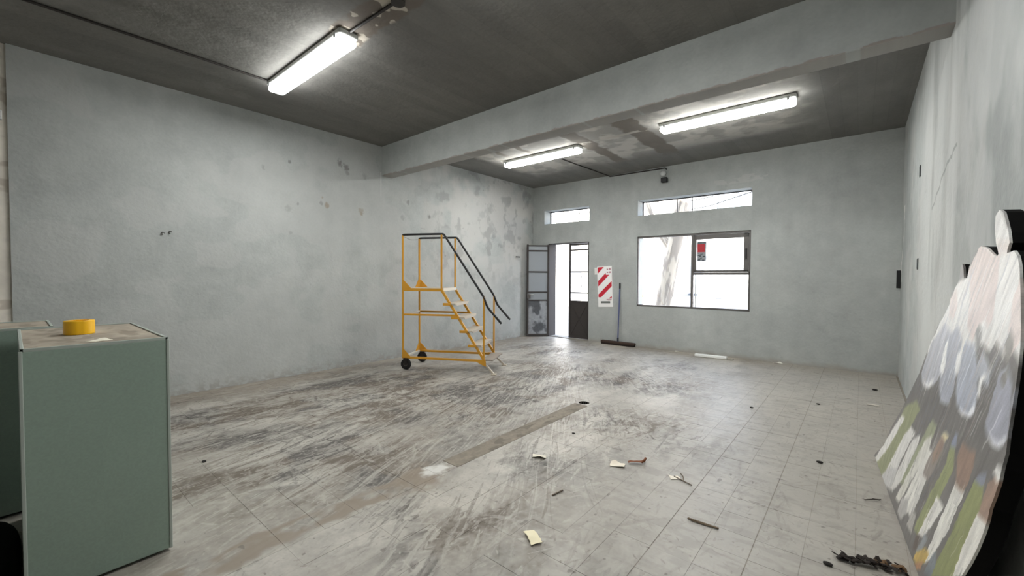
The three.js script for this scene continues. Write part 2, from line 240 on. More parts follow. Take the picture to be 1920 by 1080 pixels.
// floor: bed, 20 cm tiles, trench patch and a drain hole
const P = 0.1975, X0 = 4.10 - 21 * P, Z0 = 5.96 - 32 * P, HOLE = [3.615, 3.878, 0.058];
{
  const s = new THREE.Shape(); s.moveTo(-T, T); s.lineTo(W + T, T); s.lineTo(W + T, -(ZR + T)); s.lineTo(-T, -(ZR + T)); s.closePath();
  const h = new THREE.Path(); h.absarc(HOLE[0], -HOLE[1], HOLE[2], 0, Math.PI * 2, true); s.holes.push(h);
  const g = new THREE.ExtrudeGeometry(s, { depth: 0.12, bevelEnabled: false, curveSegments: 24 }).rotateX(-Math.PI / 2).translate(0, -0.12 - 0.0016, 0);
  const fl = struct('floor', planar(g, 0, 2, FW, FZ), M.bed, 'grimy grey tiled floor with sweep marks');
  const pieces = [];
  const wide = (k) => (k === 26 || k === 28) ? 0.0022 : (k === 21 || k === 22 || k >= 29 || Math.sin(k * 51.3) > 0.3) ? 0.0008 : 0.0001;     // two opened joints
  for (let i = 0; i <= 32; i++) for (let j = 0; j <= 49; j++) {
    let x0 = X0 + (i - 1) * P, x1 = x0 + P, z0 = Z0 + (j - 1) * P, z1 = z0 + P;
    x0 += wide(i - 1); x1 -= wide(i); { const gz = (q) => (Math.sin((i >> 2) * 91.7 + q * 37.3) > 0.15 ? 0.0008 : 0.0001); z0 += gz(j - 1); z1 -= gz(j); }
    x0 = Math.max(x0, 0.001); x1 = Math.min(x1, W - 0.001); z0 = Math.max(z0, 0.001); z1 = Math.min(z1, ZR - 0.001);
    if (x1 - x0 < 0.01 || z1 - z0 < 0.01) continue;
    const inStrip = z1 > 3.95 && z0 < 5.80 && x1 > STRIPX[0] && x0 < STRIPX[1];
    if (!inStrip) pieces.push([x0, x1, z0, z1]);
    else { if (STRIPX[0] - x0 > 0.012) pieces.push([x0, STRIPX[0], z0, z1]); if (x1 - STRIPX[1] > 0.012) pieces.push([STRIPX[1], x1, z0, z1]); const a = Math.max(x0, STRIPX[0]), b = Math.min(x1, STRIPX[1]); if (z0 < 3.95) pieces.push([a, b, z0, 3.95]); if (z1 > 5.80) pieces.push([a, b, 5.80, z1]); }
  }
  const v = new THREE.Vector3(), sized = pieces.map((p) => {
    const cx = (p[0] + p[1]) / 2, cz = (p[2] + p[3]) / 2; v.set(cx, 0, cz); const d = v.distanceTo(camera.position); v.project(camera);
    const seen = v.z < 1 && Math.abs(v.x) < 1.03 && Math.abs(v.y) < 1.03 && !(cx < 3.3 && cz > 7.3 - 0.0);
    return { p, a: seen ? (p[1] - p[0]) * (p[3] - p[2]) / (d * d * d) : 0 };
  }).sort((a, b) => b.a - a.a);
  const rest = [];
  sized.forEach(({ p: [x0, x1, z0, z1], a }, i) => {
    const dy = 0.0005 * Math.sin(i * 12.9);
    const hit = x0 - HOLE[2] < HOLE[0] && x1 + HOLE[2] > HOLE[0] && z0 - HOLE[2] < HOLE[1] && z1 + HOLE[2] > HOLE[1];
    let g;
    if (hit) { // tile broken round the drain: outline minus the disc
      const cs = new THREE.Shape(), N = 24; let inside = [];
      // sample the rectangle minus circle as a fan of thin slabs along x
      const list = []; for (let q = 0; q < N; q++) { const a0 = x0 + (x1 - x0) * q / N, a1 = x0 + (x1 - x0) * (q + 1) / N, m = (a0 + a1) / 2, dd = HOLE[2] * HOLE[2] - (m - HOLE[0]) ** 2; if (dd <= 0) { list.push(bx(a0, a1, -0.0012, dy, z0, z1)); continue; } const hh = Math.sqrt(dd), lo = HOLE[1] - hh, hi = HOLE[1] + hh; if (lo > z0) list.push(bx(a0, a1, -0.0012, dy, z0, Math.min(lo, z1))); if (hi < z1) list.push(bx(a0, a1, -0.0012, dy, Math.max(hi, z0), z1)); }
      if (!list.length) return; g = merge(list);
    } else g = bx(x0, x1, -0.0012, dy, z0, z1);
    planar(g, 0, 2, FW, FZ);
    if (a > 0 && i < 300) mesh('tile', g, M.floor, fl); else rest.push(g);
  });
  const r = mesh('tiles', rest, M.floor, fl); r.userData.kind = 'stuff';
  const stripTex = paint(128, 1024, 0.2, 2, (x, y, o) => { const n = fbm(x * 12, y * 5, 4), f = fbm(x * 45, y * 45, 3); const k = 1 + 0.5 * (n - 0.5) + 0.4 * (f - 0.5); o[0] = 0.225 * k; o[1] = 0.195 * k; o[2] = 0.155 * k; mix3(o, [0.13, 0.11, 0.09], 0.7 * ss(0.58, 0.7, fbm(x * 16, y * 9 + 4, 3))); });
  const sg = new THREE.BoxGeometry(STRIPX[1] - STRIPX[0] - 0.004, 0.012, 1.84, 4, 1, 40).translate((STRIPX[0] + STRIPX[1]) / 2, -0.0062, 4.875);
  { const p = sg.attributes.position; for (let i = 0; i < p.count; i++) if (p.getY(i) > -0.003) p.setY(i, 0.0008 + 0.003 * (fbm(p.getX(i) * 30, p.getZ(i) * 12, 3) - 0.5)); sg.computeVertexNormals(); }
  const st = mesh('trench_patch', planar(sg, 0, 2, 0.2, 2, STRIPX[0], 3.95), std(0xffffff, 0.95, 0, { map: stripTex }), fl); st.userData.label = 'brown cement strip filling a trench in the tiles';
  const pipe = mesh('drain_pipe', [new THREE.CylinderGeometry(HOLE[2], HOLE[2], 0.1, 32, 1, true).translate(HOLE[0], -0.055, HOLE[1]), new THREE.CylinderGeometry(HOLE[2], HOLE[2], 0.004, 32).translate(HOLE[0], -0.105, HOLE[1])], std(0x0d0a09, 0.9, 0, { side: THREE.DoubleSide }), fl); pipe.userData.label = 'open black drain hole';
}
// ------------------------------------------------------------ door, window, slots
const darkSteel = std(new THREE.Color().setRGB(0.04, 0.033, 0.03), 0.75, 0);
const greySteel = std(new THREE.Color().setRGB(0.13, 0.12, 0.115), 0.45, 0.4);
const glass = phys({ color: 0xffffff, roughness: 0.03, transmission: 1, thickness: 0 });
const dirtyGlass = phys({ color: new THREE.Color().setRGB(0.62, 0.65, 0.68), roughness: 0.32, transmission: 0.6, thickness: 0 });
const smearTex = paint(256, 512, 0.5, 0.8, (x, y, o) => { const n = fbm(x * 7, y * 5, 4), f = fbm(x * 30, y * 30, 3); const t = ss(0.4, 0.62, n); const k = 0.8 + 0.4 * f; o[0] = lerp(0.10, 0.33, t) * k; o[1] = lerp(0.105, 0.34, t) * k; o[2] = lerp(0.115, 0.36, t) * k; });
const smeared = std(0xffffff, 0.38, 0.25, { map: smearTex });
const door = new THREE.Group(); door.name = 'door_1'; scene.add(door); door.userData = { kind: 'structure', label: 'double steel and glass street door, one leaf open', category: 'door' };
mesh('frame', [bx(0.43, 0.455, 0, 2.10, -0.27, -0.006), bx(1.455, 1.47, 0, 2.10, -0.27, -0.006), bx(0.43, 1.47, 2.085, 2.10, -0.27, -0.006)], darkSteel, door);
mesh('threshold', bx(0.43, 1.47, -0.004, 0.012, -0.27, -0.02), std(0x8a857c, 0.9), door);
function leaf(name, x, z, turn, panelMat, paneMat, open) {
  const L = 0.512, HH = 2.06, w = 0.042, d = 0.017;
  const rails = [0, 0.79, 0.975, 1.43, 1.905, HH - w];
  const g = [rbx(0, w, 0, HH, -d, d), rbx(L - w, L, 0, HH, -d, d)]; for (const y of rails) g.push(rbx(w - 0.002, L - w + 0.002, y, y + (y === 0 ? 0.045 : 0.03), -d, d));
  const m = mesh(name, g, darkSteel, door); m.position.set(x, 0.018, z); m.rotation.y = turn;
  const pane = (y0, y1, x0 = w) => mesh('pane', bx(x0, L - w, y0, y1, -0.003, 0.003), paneMat, m);
  pane(1.93, HH - w); pane(1.455, 1.905); pane(1.0, 1.43); pane(0.815, 0.975, open ? 0.034 : 0.034);
  mesh('lower_panel', planar(bx(w, L - w, 0.04, 0.79, -0.006, 0.006), 0, 1, 0.5, 0.8), panelMat, m);
  if (open) {
    const lk = mesh('lock', [rbx(L - 0.09, L - 0.005, 0.84, 0.955, -0.03, 0.03, 0.008)], greySteel, m);
    mesh('handle', [bar([L - 0.05, 0.93, 0.025], [L - 0.05, 0.93, 0.065], 0.008), bar([L - 0.05, 0.93, 0.06], [L - 0.15, 0.935, 0.06], 0.009), bar([L - 0.05, 0.93, -0.025], [L - 0.05, 0.93, -0.065], 0.008), bar([L - 0.05, 0.93, -0.06], [L - 0.15, 0.935, -0.06], 0.009)], std(0xb8b8b4, 0.3, 0.9), lk);
  } else {
    mesh('brace', [sqbar([w, 0.05, 0.012], [L - w, 0.78, 0.012], 0.012, 0.022), sqbar([w, 0.78, 0.011], [L - w, 0.05, 0.011], 0.01, 0.02), sqbar([w, 0.05, -0.012], [L - w, 0.78, -0.012], 0.012, 0.022), sqbar([w, 0.78, -0.011], [L - w, 0.05, -0.011], 0.01, 0.02)], darkSteel, m);
    mesh('number_sticker', [bx(0.20, 0.225, 1.32, 1.36, -0.0045, 0.0045), bx(0.205, 0.22, 1.22, 1.26, -0.0045, 0.0045), bx(0.2, 0.225, 1.11, 1.16, -0.0045, 0.0045)], std(0x6a6a70, 0.6), m);
  }
  return m;
}
leaf('open_leaf', 0.452, -0.004, -2.334, smeared, dirtyGlass, true);
leaf('closed_leaf', 1.452, -0.075, Math.PI, darkSteel, glass, false);

const win = new THREE.Group(); win.name = 'window_1'; scene.add(win); win.userData = { kind: 'structure', label: 'wide street window with a tilting upper right sash', category: 'window' };
{
  const [a, b, c, d] = OPEN.win, zf = -0.05, f = 0.034, mx = 3.545, ry = 1.43;
  mesh('frame', [rbx(a, b, c, c + f, zf - 0.03, zf + 0.03), rbx(a, b, d - f, d, zf - 0.03, zf + 0.03), rbx(a, a + 0.018, c, d, zf - 0.03, zf + 0.03), rbx(b - f, b, c, d, zf - 0.03, zf + 0.03), rbx(mx - 0.02, mx + 0.022, c, d, zf - 0.032, zf + 0.032), rbx(mx, b, ry - 0.03, ry + 0.012, zf - 0.03, zf + 0.03)], greySteel, win);
  mesh('pane', bx(a + 0.018, mx - 0.02, c + f, d - f, zf - 0.003, zf + 0.003), glass, win);
  mesh('pane', bx(mx + 0.022, b - f, c + f, ry - 0.03, zf - 0.003, zf + 0.003), glass, win);
  mesh('glazing_bar', rbx(mx + 0.05, mx + 0.066, c + f, ry - 0.03, zf - 0.012, zf + 0.012), std(0xd8d8d4, 0.5), win);
  const sx0 = mx + 0.024, sx1 = b - f - 0.004, sy0 = ry + 0.014, sy1 = d - f - 0.004, q = 0.075;
  const sash = mesh('sash', [rbx(sx0, sx1, sy1 - q, sy1, zf - 0.02, zf + 0.03), rbx(sx0, sx1, sy0, sy0 + 0.036, zf - 0.02, zf + 0.03), rbx(sx0, sx0 + 0.045, sy0, sy1, zf - 0.02, zf + 0.03), rbx(sx1 - 0.07, sx1, sy0, sy1, zf - 0.02, zf + 0.03)], greySteel, win);
  mesh('pane', bx(sx0 + 0.045, sx1 - 0.07, sy0 + 0.036, sy1 - q, zf - 0.003, zf + 0.003), glass, sash);
  mesh('latch', rbx(sx1 - 0.045, sx1 - 0.02, 1.66, 1.84, zf + 0.03, zf + 0.05), std(0x1c1a19, 0.5), sash);
  // red and grey sticker on the sash glass
  const cv = document.createElement('canvas'); cv.width = 96; cv.height = 200; const k = cv.getContext('2d'); k.fillStyle = '#8b8e92'; k.fillRect(0, 0, 96, 200); k.fillStyle = '#5d6166'; k.fillRect(0, 0, 96, 22); k.fillStyle = '#b02c35'; k.fillRect(0, 24, 82, 84); k.fillStyle = '#33383e'; for (let i = 0; i < 14; i++) k.fillRect(6 + (i * 37) % 60, 118 + (i * 13) % 74, 8 + (i * 7) % 20, 4 + (i * 3) % 9);
  const tx = new THREE.CanvasTexture(cv); tx.colorSpace = THREE.SRGBColorSpace;
  mesh('sticker', new THREE.PlaneGeometry(0.15, 0.34).translate(sx0 + 0.045 + 0.085, 1.815, zf + 0.005), std(0xffffff, 0.6, 0, { map: tx, side: THREE.DoubleSide }), sash).userData.label = 'red and grey sticker on the glass';
  mesh('window_sill', rbx(a - 0.0, b + 0.0, c - 0.0, c + 0.008, -0.28, zf - 0.03, 0.003), std(0xb9b7b0, 0.9), win);
}
function slot(n, [a, b, c, d], bars, label, h) {
  const g = new THREE.Group(); g.name = 'window_' + n; scene.add(g); g.userData = { kind: 'structure', label, category: 'window' };
  const z = -0.252, f = 0.018;
  mesh('frame', [rbx(a, b, c, c + f, z - 0.015, z + 0.015), rbx(a, b, d - f, d, z - 0.015, z + 0.015), rbx(a, a + f, c, d, z - 0.015, z + 0.015), rbx(b - f, b, c, d, z - 0.015, z + 0.015)], greySteel, g);
  for (const x of bars) mesh('bar', bar([x, c, z], [x, d, z], 0.007), greySteel, g);
  if (h) mesh('bar', bar([a, h, z], [b, h, z], 0.006), greySteel, g);
  mesh('pane', bx(a + f, b - f, c + f, d - f, z - 0.022, z - 0.018), glass, g);
}
slot(2, OPEN.t1, [0.66, 1.08], 'short high slot window above the door', 2.76);
slot(3, OPEN.t2, [2.83, 3.2, 3.47, 3.9], 'long high slot window above the wide window');

// ------------------------------------------------------------ ceiling lamps
const trayMat = std(0xc9cbc8, 0.5), clipMat = std(0x9fa2a2, 0.4, 0.3);
const glowMat = std(0xffffff, 0.5, 0, { emissive: new THREE.Color(0.985, 1, 0.985), emissiveIntensity: GLOW });
function lamp(x, z, label) {
  const t = thing('ceiling_lamp', label, 'lamp', [x, H, z], 0, 'twin tube ceiling battens');
  mesh('tray', rbx(-0.765, 0.765, -0.052, 0, -0.088, 0.088, 0.02), trayMat, t);
  mesh('diffuser', rbx(-0.755, 0.755, -0.112, -0.053, -0.08, 0.08, 0.028), glowMat, t);
  for (const s of [-1, 1]) for (const q of [-1, 1]) mesh('clip', rbx(s * 0.69 - 0.012, s * 0.69 + 0.012, -0.075, -0.03, q * 0.088 - 0.004, q * 0.088 + 0.006, 0.003), clipMat, t);
  const l = new THREE.RectAreaLight(new THREE.Color(0.985, 1, 0.985), LAMP, 1.5, 0.15);
  l.position.set(0, -0.118, 0); l.rotation.x = -Math.PI / 2; t.add(l);
}
lamp(1.785, 5.955, 'white twin tube ceiling lamp on the near side of the beam');
lamp(1.72, 2.09, 'shorter looking white ceiling lamp beyond the beam, above the door end');
lamp(4.52, 2.14, 'white ceiling lamp beyond the beam on the window side');

lamp(4.52, 5.955, 'white ceiling lamp on the near side, just above the top of the view');

// ------------------------------------------------------------ conduits and small fittings
const pipeMat = std(new THREE.Color().setRGB(0.03, 0.025, 0.022), 0.6, 0.2);
solo('conduit', tube([[1.06, H - 0.011, 6.05], [1.06, H - 0.011, 7.0], [1.055, H - 0.011, 8.2], [1.055, H - 0.011, 9.55]], 0.011), pipeMat, 'long thin black conduit running back from the near ceiling lamp', 'conduit');
{
  const t = thing('conduit', 'short black conduit from the near ceiling lamp to a junction box', 'conduit');
  mesh('pipe', tube([[2.54, H - 0.012, 5.95], [2.7, H - 0.013, 5.945], [3.15, H - 0.012, 5.93]], 0.012), pipeMat, t);
  mesh('junction_box', [new THREE.CylinderGeometry(0.052, 0.052, 0.035, 20).translate(3.2, H - 0.0175, 5.93), bar([3.2, H - 0.014, 5.93], [3.5, H - 0.014, 5.93], 0.012), bar([3.2, H - 0.02, 5.93], [3.2, H - 0.02, 6.03], 0.012)], pipeMat, t);
}
{
  const t = thing('conduit', 'black conduit from the far lamp along the top of the street wall', 'conduit');
  mesh('pipe', [tube([[1.85, H - 0.011, 2.0], [1.87, H - 0.011, 1.2], [1.93, H - 0.011, 0.03]], 0.009), tube([[1.93, H - 0.02, 0.014], [2.4, H - 0.024, 0.014], [3.04, H - 0.03, 0.014], [3.075, H - 0.05, 0.014], [3.08, 3.345, 0.014]], 0.011, 60)], pipeMat, t);
}
{
  const t = thing('security_camera', 'small white dome camera with a black box under the ceiling', 'camera', [3.04, 3.2, 0]);
  mesh('dome', new THREE.SphereGeometry(0.05, 20, 14).translate(-0.01, 0.07, 0.05), std(0xd5d7d6, 0.35), t);
  mesh('bracket', rbx(-0.03, 0.01, 0.05, 0.11, 0, 0.04), std(0xd5d7d6, 0.4), t);
  mesh('housing', rbx(-0.045, 0.065, -0.095, -0.005, 0.001, 0.08, 0.01), std(0x0d0d0e, 0.5), t);
}
solo('wall_panel', rbx(W - 0.045, W - 0.004, 1.22, 1.46, 0.001, 0.03, 0.004), std(0x070707, 0.6), 'tall narrow black box in the far right corner', 'box');
for (const [y, z, l] of [[2.386, 2.163, 'upper dark outlet hole on the right wall'], [1.491, 2.176, 'lower dark outlet on the right wall beside the black corner box']]) {
  const t = thing('wall_outlet', l, 'outlet', [W, y, z]); mesh('box', rbx(-0.006, 0, -0.055, 0.055, -0.035, 0.035, 0.003), std(0x26282a, 0.6), t); mesh('cover', rbx(-0.01, -0.005, -0.045, 0.045, -0.02, 0.02, 0.002), std(0x6f7372, 0.5), t);
}
solo('wall_hook', [bar([0, 1.79, 0.60], [0.05, 1.79, 0.60], 0.008), rbx(0.035, 0.055, 1.778, 1.802, 0.55, 0.69, 0.006)], std(0x2b2522, 0.6), 'small rusty latch bar on the left wall beside the open door', 'hook');
for (const [y, z, l] of [[1.806, 6.735, 'left of two small screw hooks on the left wall'], [1.823, 6.67, 'right of two small screw hooks on the left wall']]) solo('screw_hook', [new THREE.TorusGeometry(0.014, 0.004, 8, 16, 4.6).rotateY(0.9).translate(0.018, y, z), bar([0, y + 0.005, z], [0.012, y + 0.005, z], 0.004)], std(0x5b5a57, 0.5, 0.5), l, 'hook');
solo('cable_bracket', [rbx(-0.024, 0.03, 2.72, 2.80, 7.83, 7.93, 0.006), bar([-0.005, 2.3, 7.86], [-0.005, 2.75, 7.86], 0.012)], std(0xd9d9d6, 0.6), 'white plastic fitting on the bare wall at the left edge', 'fitting');

// ------------------------------------------------------------ notice and broom by the street wall
{
  const t = thing('hazard_sign', 'white board with red diagonal stripes on the street wall', 'sign', [1.85, 1.155, 0], 0); t.rotation.z = 0.045;
  const cv = document.createElement('canvas'); cv.width = 256; cv.height = 620; const k = cv.getContext('2d');
  k.fillStyle = '#eceae8'; k.fillRect(0, 0, 256, 620); k.fillStyle = '#c21f34';
  const band = (y) => { k.beginPath(); k.moveTo(10, y + 90); k.lineTo(246, y - 110); k.lineTo(246, y - 30); k.lineTo(10, y + 175); k.closePath(); k.fill(); };
  k.save(); k.beginPath(); k.rect(10, 10, 236, 490); k.clip(); band(-70); band(130); band(335); k.restore();
  k.fillStyle = '#eceae8'; k.fillRect(150, 10, 100, 120); k.fillRect(10, 470, 160, 40);
  k.fillStyle = '#c21f34'; k.beginPath(); k.moveTo(190, 490); k.lineTo(240, 450); k.lineTo(240, 490); k.closePath(); k.fill();
  k.fillStyle = '#b98a92'; for (const [x, y, w, h] of [[168, 38, 26, 22], [206, 30, 30, 34], [168, 86, 26, 18], [206, 80, 30, 26], [150, 498, 86, 10], [170, 514, 60, 6]]) k.fillRect(x, y, w, h);
  k.fillStyle = '#4b4f4b'; k.fillRect(50, 532, 160, 30); k.fillStyle = '#8d928d'; for (let i = 0; i < 9; i++) k.fillRect(58 + i * 16, 540, 9, 13);
  const tx = new THREE.CanvasTexture(cv); tx.colorSpace = THREE.SRGBColorSpace;
  const g = new THREE.BoxGeometry(0.33, 0.835, 0.008).translate(0, 0, 0.0045);
  mesh('board', g, std(0xffffff, 0.5, 0, { map: tx }), t);
  mesh('tag', rbx(-0.228, -0.162, 0.26, 0.40, 0.001, 0.006, 0.002), std(0xdedbd6, 0.6), t).userData.label = 'small white card beside the board';
}
{
  const t = thing('push_broom', 'wide brown floor broom with a blue pole leaning on the street wall', 'broom', [2.19, 0, 0.1], -0.03);
  mesh('brush_head', rbx(-0.36, 0.36, 0.03, 0.075, -0.045, 0.045, 0.012), std(0x3a2a22, 0.85), t);
  mesh('bristles', bx(-0.35, 0.35, 0.0, 0.032, -0.04, 0.04), std(0x241a15, 1), t);
  mesh('pole', bar([0, 0.07, 0], [-0.01, 1.16, -0.082], 0.0125), std(0x565d86, 0.45), t);
  mesh('grip', bar([-0.0095, 1.12, -0.08], [-0.011, 1.235, -0.086], 0.0145), std(0x14141a, 0.7), t);
  mesh('socket', bar([0, 0.06, 0], [-0.001, 0.15, -0.006], 0.018), std(0x2c2f3c, 0.6), t);
}
{ // white channel lying by the wall
  const t = thing('lamp_cover', 'white plastic lamp cover lying on the floor below the window', 'cover', [3.96, 0, 0.28], 0.08);
  mesh('channel', [rbx(-0.25, 0.25, 0.0, 0.05, -0.045, 0.045, 0.016)], std(0xe6e6e2, 0.4), t);
  mesh('end_cap', rbx(0.25, 0.34, 0.0, 0.02, -0.05, 0.05, 0.008), std(0x9c978c, 0.7), t);
}

// ------------------------------------------------------------ rolling platform stairs
{
  const yel = std(new THREE.Color().setRGB(0.60, 0.29, 0.025), 0.45), blk = std(0x0e0e0f, 0.45), worn = std(new THREE.Color().setRGB(0.50, 0.44, 0.36), 0.5, 0.2), rub = std(0x120f0e, 0.8), pale = std(new THREE.Color().setRGB(0.62, 0.58, 0.50), 0.5);
  const t = thing('platform_stairs', 'yellow rolling platform stairs with black handrails', 'stairs', [0.705, 0, 3.91], 0.4856);
  const w = 0.28, r = 0.0155;
  for (const s of [1, -1]) {
    const z = s * w;
    mesh('rear_post', bar([-0.045, 0.165, z], [-0.045, 1.94, z], r), yel, t);
    mesh('platform_post', bar([0.548, 1.15, z], [0.548, 1.94, z], r * 0.9), yel, t);
    mesh('lower_post', bar([1.17, 0.19, z], [1.17, 1.07, z], r * 0.9), yel, t);
    mesh('handrail', tube([[-0.045, 1.925, z], [-0.03, 1.948, z], [0.2, 1.95, z], [0.53, 1.95, z], [0.575, 1.945, z], [0.61, 1.905, z], [0.85, 1.545, z], [1.15, 1.093, z], [1.172, 1.05, z], [1.215, 0.945, z], [1.245, 0.9, z], [1.42, 0.705, z]], r, 140, 10, 0.3), blk, t);
    mesh('stringer', sqbar([0.548, 1.16, z], [1.175, 0.19, z], 0.03, 0.034), yel, t);
    mesh('base_rail', sqbar([-0.045, 0.178, z], [1.19, 0.178, z], 0.03, 0.03), yel, t);
    mesh('middle_rail', sqbar([-0.045, 0.80, z], [0.775, 0.80, z], 0.026, 0.026), yel, t);
    mesh('platform_rail', sqbar([-0.055, 1.16, z], [0.56, 1.16, z], 0.03, 0.042), yel, t);
    for (const y of [1.175, 0.175]) mesh('gusset', prism([[-0.05, y], [0.085, y], [0.085, y + 0.012], [-0.025, y + 0.125], [-0.05, y + 0.125]], 0.008).translate(0, 0, z + (s > 0 ? 0.012 : -0.02)), yel, t);
    for (const y of [1.175, 0.175]) mesh('gusset', prism([[-0.05, y], [0.085, y], [0.085, y + 0.012], [-0.025, y + 0.125], [-0.05, y + 0.125]], 0.008).rotateY(s * Math.PI / 2).translate(-0.045 - 0.004, 0, z - s * 0.04), yel, t);
    mesh('foot_bracket', prism([[1.07, 0.195], [1.2, 0.195], [1.21, 0.1], [1.16, 0.12], [1.07, 0.165]], 0.01).translate(0, 0, z + (s > 0 ? 0.014 : -0.024)), yel, t);
    mesh('foot', [sqbar([1.17, 0.16, z], [1.32, 0.012, s * 0.318], 0.026, 0.026), rbx(1.29, 1.36, 0, 0.014, s * 0.318 - 0.035, s * 0.318 + 0.035)], worn, t);
    const c = mesh('caster', [rbx(-0.03, 0.045, 0.148, 0.168, z - 0.035, z + 0.035, 0.004), prism([[-0.02, 0.15], [0.035, 0.15], [0.02, 0.07], [-0.02, 0.07]], 0.004).translate(0, 0, z + 0.024), prism([[-0.02, 0.15], [0.035, 0.15], [0.02, 0.07], [-0.02, 0.07]], 0.004).translate(0, 0, z - 0.028)], std(0x2a2624, 0.5, 0.4), t);
    const wheel = new THREE.LatheGeometry([[0.03, -0.02], [0.06, -0.021], [0.076, -0.014], [0.08, 0], [0.076, 0.014], [0.06, 0.021], [0.03, 0.02]].map(([x, y]) => new THREE.Vector2(x, y)), 28).rotateX(Math.PI / 2);
    mesh('wheel', wheel.translate(0, 0.08, z), rub, c);
    mesh('hub', new THREE.CylinderGeometry(0.031, 0.031, 0.046, 18).rotateX(Math.PI / 2).translate(0, 0.08, z), std(0x4a4440, 0.5, 0.3), c);
  }
  mesh('platform', rbx(-0.04, 0.56, 1.165, 1.183, -w + 0.012, w - 0.012, 0.004), worn, t);
  mesh('platform_edge', rbx(0.556, 0.572, 1.142, 1.185, -w + 0.01, w - 0.01, 0.004), pale, t);
  for (const [y, s] of [[0.965, 0.668], [0.775, 0.79], [0.585, 0.913], [0.39, 1.038]]) mesh('tread', [rbx(s - 0.085, s + 0.095, y - 0.012, y + 0.01, -w - 0.02, w + 0.02, 0.004), rbx(s + 0.085, s + 0.097, y - 0.028, y + 0.01, -w + 0.02, w - 0.02, 0.003)], worn, t);
  for (const [y, s] of [[0.965, 0.668], [0.775, 0.79], [0.585, 0.913], [0.39, 1.038]]) for (const q of [1, -1]) mesh('tread_end', rbx(s - 0.088, s + 0.03, y - 0.024, y + 0.012, q * (w + 0.028) - 0.008, q * (w + 0.028) + 0.008, 0.003), yel, t);
  mesh('bottom_tread', rbx(1.14, 1.30, 0.178, 0.2, -w - 0.005, w + 0.005, 0.004), std(new THREE.Color().setRGB(0.27, 0.23, 0.19), 0.7), t);
  mesh('rear_crossbar', sqbar([-0.045, 0.80, -w], [-0.045, 0.80, w], 0.03, 0.026), pale, t);
  mesh('rear_crossbar', sqbar([-0.045, 0.178, -w], [-0.045, 0.178, w], 0.03, 0.026), pale, t);
  mesh('rear_crossbar', sqbar([-0.045, 1.16, -w], [-0.045, 1.16, w], 0.03, 0.042), yel, t);
  mesh('safety_chain', tube([[-0.045, 1.93, w], [-0.045, 1.905, 0.1], [-0.045, 1.9, 0], [-0.045, 1.91, -0.12], [-0.045, 1.93, -w]], 0.0035, 30, 6), std(0x77736c, 0.4, 0.7), t);
}

// ------------------------------------------------------------ green metal cabinets and what lies on and beside them
const greenPaint = paint(256, 512, 0.5, 1.05, (x, y, o) => { const n = fbm(x * 5, y * 4, 4), g = vn(x * 160, y * 160), k = 1 + 0.10 * (n - 0.5) + 0.10 * (g - 0.5); o[0] = 0.265 * k; o[1] = 0.34 * k; o[2] = 0.285 * k; });
const greenMat = std(0xffffff, 0.5, 0.05, { map: greenPaint }), edgeMat = std(new THREE.Color().setRGB(0.36, 0.40, 0.36), 0.5);
const dustTex = paint(512, 256, 1, 0.5, (x, y, o) => { const n = fbm(x * 5, y * 11, 4), f = fbm(x * 40, y * 40, 3), k = 1 + 0.7 * (n - 0.5) + 0.35 * (f - 0.5); o[0] = 0.33 * k; o[1] = 0.285 * k; o[2] = 0.225 * k; mix3(o, [0.16, 0.13, 0.10], 0.5 * ss(0.58, 0.7, fbm(x * 6 + 4, y * 14, 3))); });
const dustMat = std(0xffffff, 0.95, 0, { map: dustTex });
function cabinet(x0, x1, z0, z1, h, label) {
  const t = thing('metal_cabinet', label, 'cabinet', [(x0 + x1) / 2, 0, (z0 + z1) / 2]), a = (x1 - x0) / 2, b = (z1 - z0) / 2;
  mesh('body', planar(rbx(-a, a, 0.015, h - 0.012, -b, b, 0.004), 2, 1, 0.5, 1.05), greenMat, t);
  mesh('plinth', bx(-a + 0.03, a - 0.03, 0, 0.018, -b + 0.02, b - 0.02), std(0x1d211f, 0.8), t);
  mesh('top_panel', planar(bx(-a + 0.012, a - 0.012, h - 0.013, h - 0.006, -b + 0.012, b - 0.012), 0, 2, 1, 0.5), dustMat, t);
  mesh('top_rim', [rbx(-a, a, h - 0.014, h, -b, -b + 0.012, 0.002), rbx(-a, a, h - 0.014, h, b - 0.012, b, 0.002), rbx(-a, -a + 0.012, h - 0.014, h, -b, b, 0.002), rbx(a - 0.012, a, h - 0.014, h, -b, b, 0.002)], edgeMat, t);
  for (const s of [-1, 1]) mesh('corner_edge', rbx(a - 0.006, a + 0.004, 0.015, h - 0.01, s * b - 0.006 + (s < 0 ? 0.002 : -0.002), s * b + 0.006 + (s < 0 ? 0.002 : -0.002), 0.003), edgeMat, t);
  return t;
}
cabinet(2.34, 3.30, 7.318, 7.785, 1.052, 'plain green metal cabinet with dusty top in the foreground');
cabinet(1.75, 2.262, 7.648, 8.12, 1.052, 'green metal cabinet behind the foreground one, cut by the left edge');
{
  const ring = new THREE.LatheGeometry([[0.036, 0], [0.056, 0], [0.058, 0.003], [0.058, 0.067], [0.056, 0.07], [0.036, 0.07], [0.036, 0]].map(([x, y]) => new THREE.Vector2(x, y)), 40);
  const t = thing('tape_roll', 'roll of yellow tape on the foreground cabinet', 'tape', [2.785, 1.0465, 7.58]);
  mesh('tape', toCreasedNormals(ring, 0.5), std(new THREE.Color().setRGB(0.95, 0.52, 0.008), 0.35), t);
  mesh('core', new THREE.CylinderGeometry(0.0362, 0.0362, 0.068, 32, 1, true).translate(0, 0.035, 0), std(0x4a3520, 0.9, 0, { side: THREE.DoubleSide }), t);
}
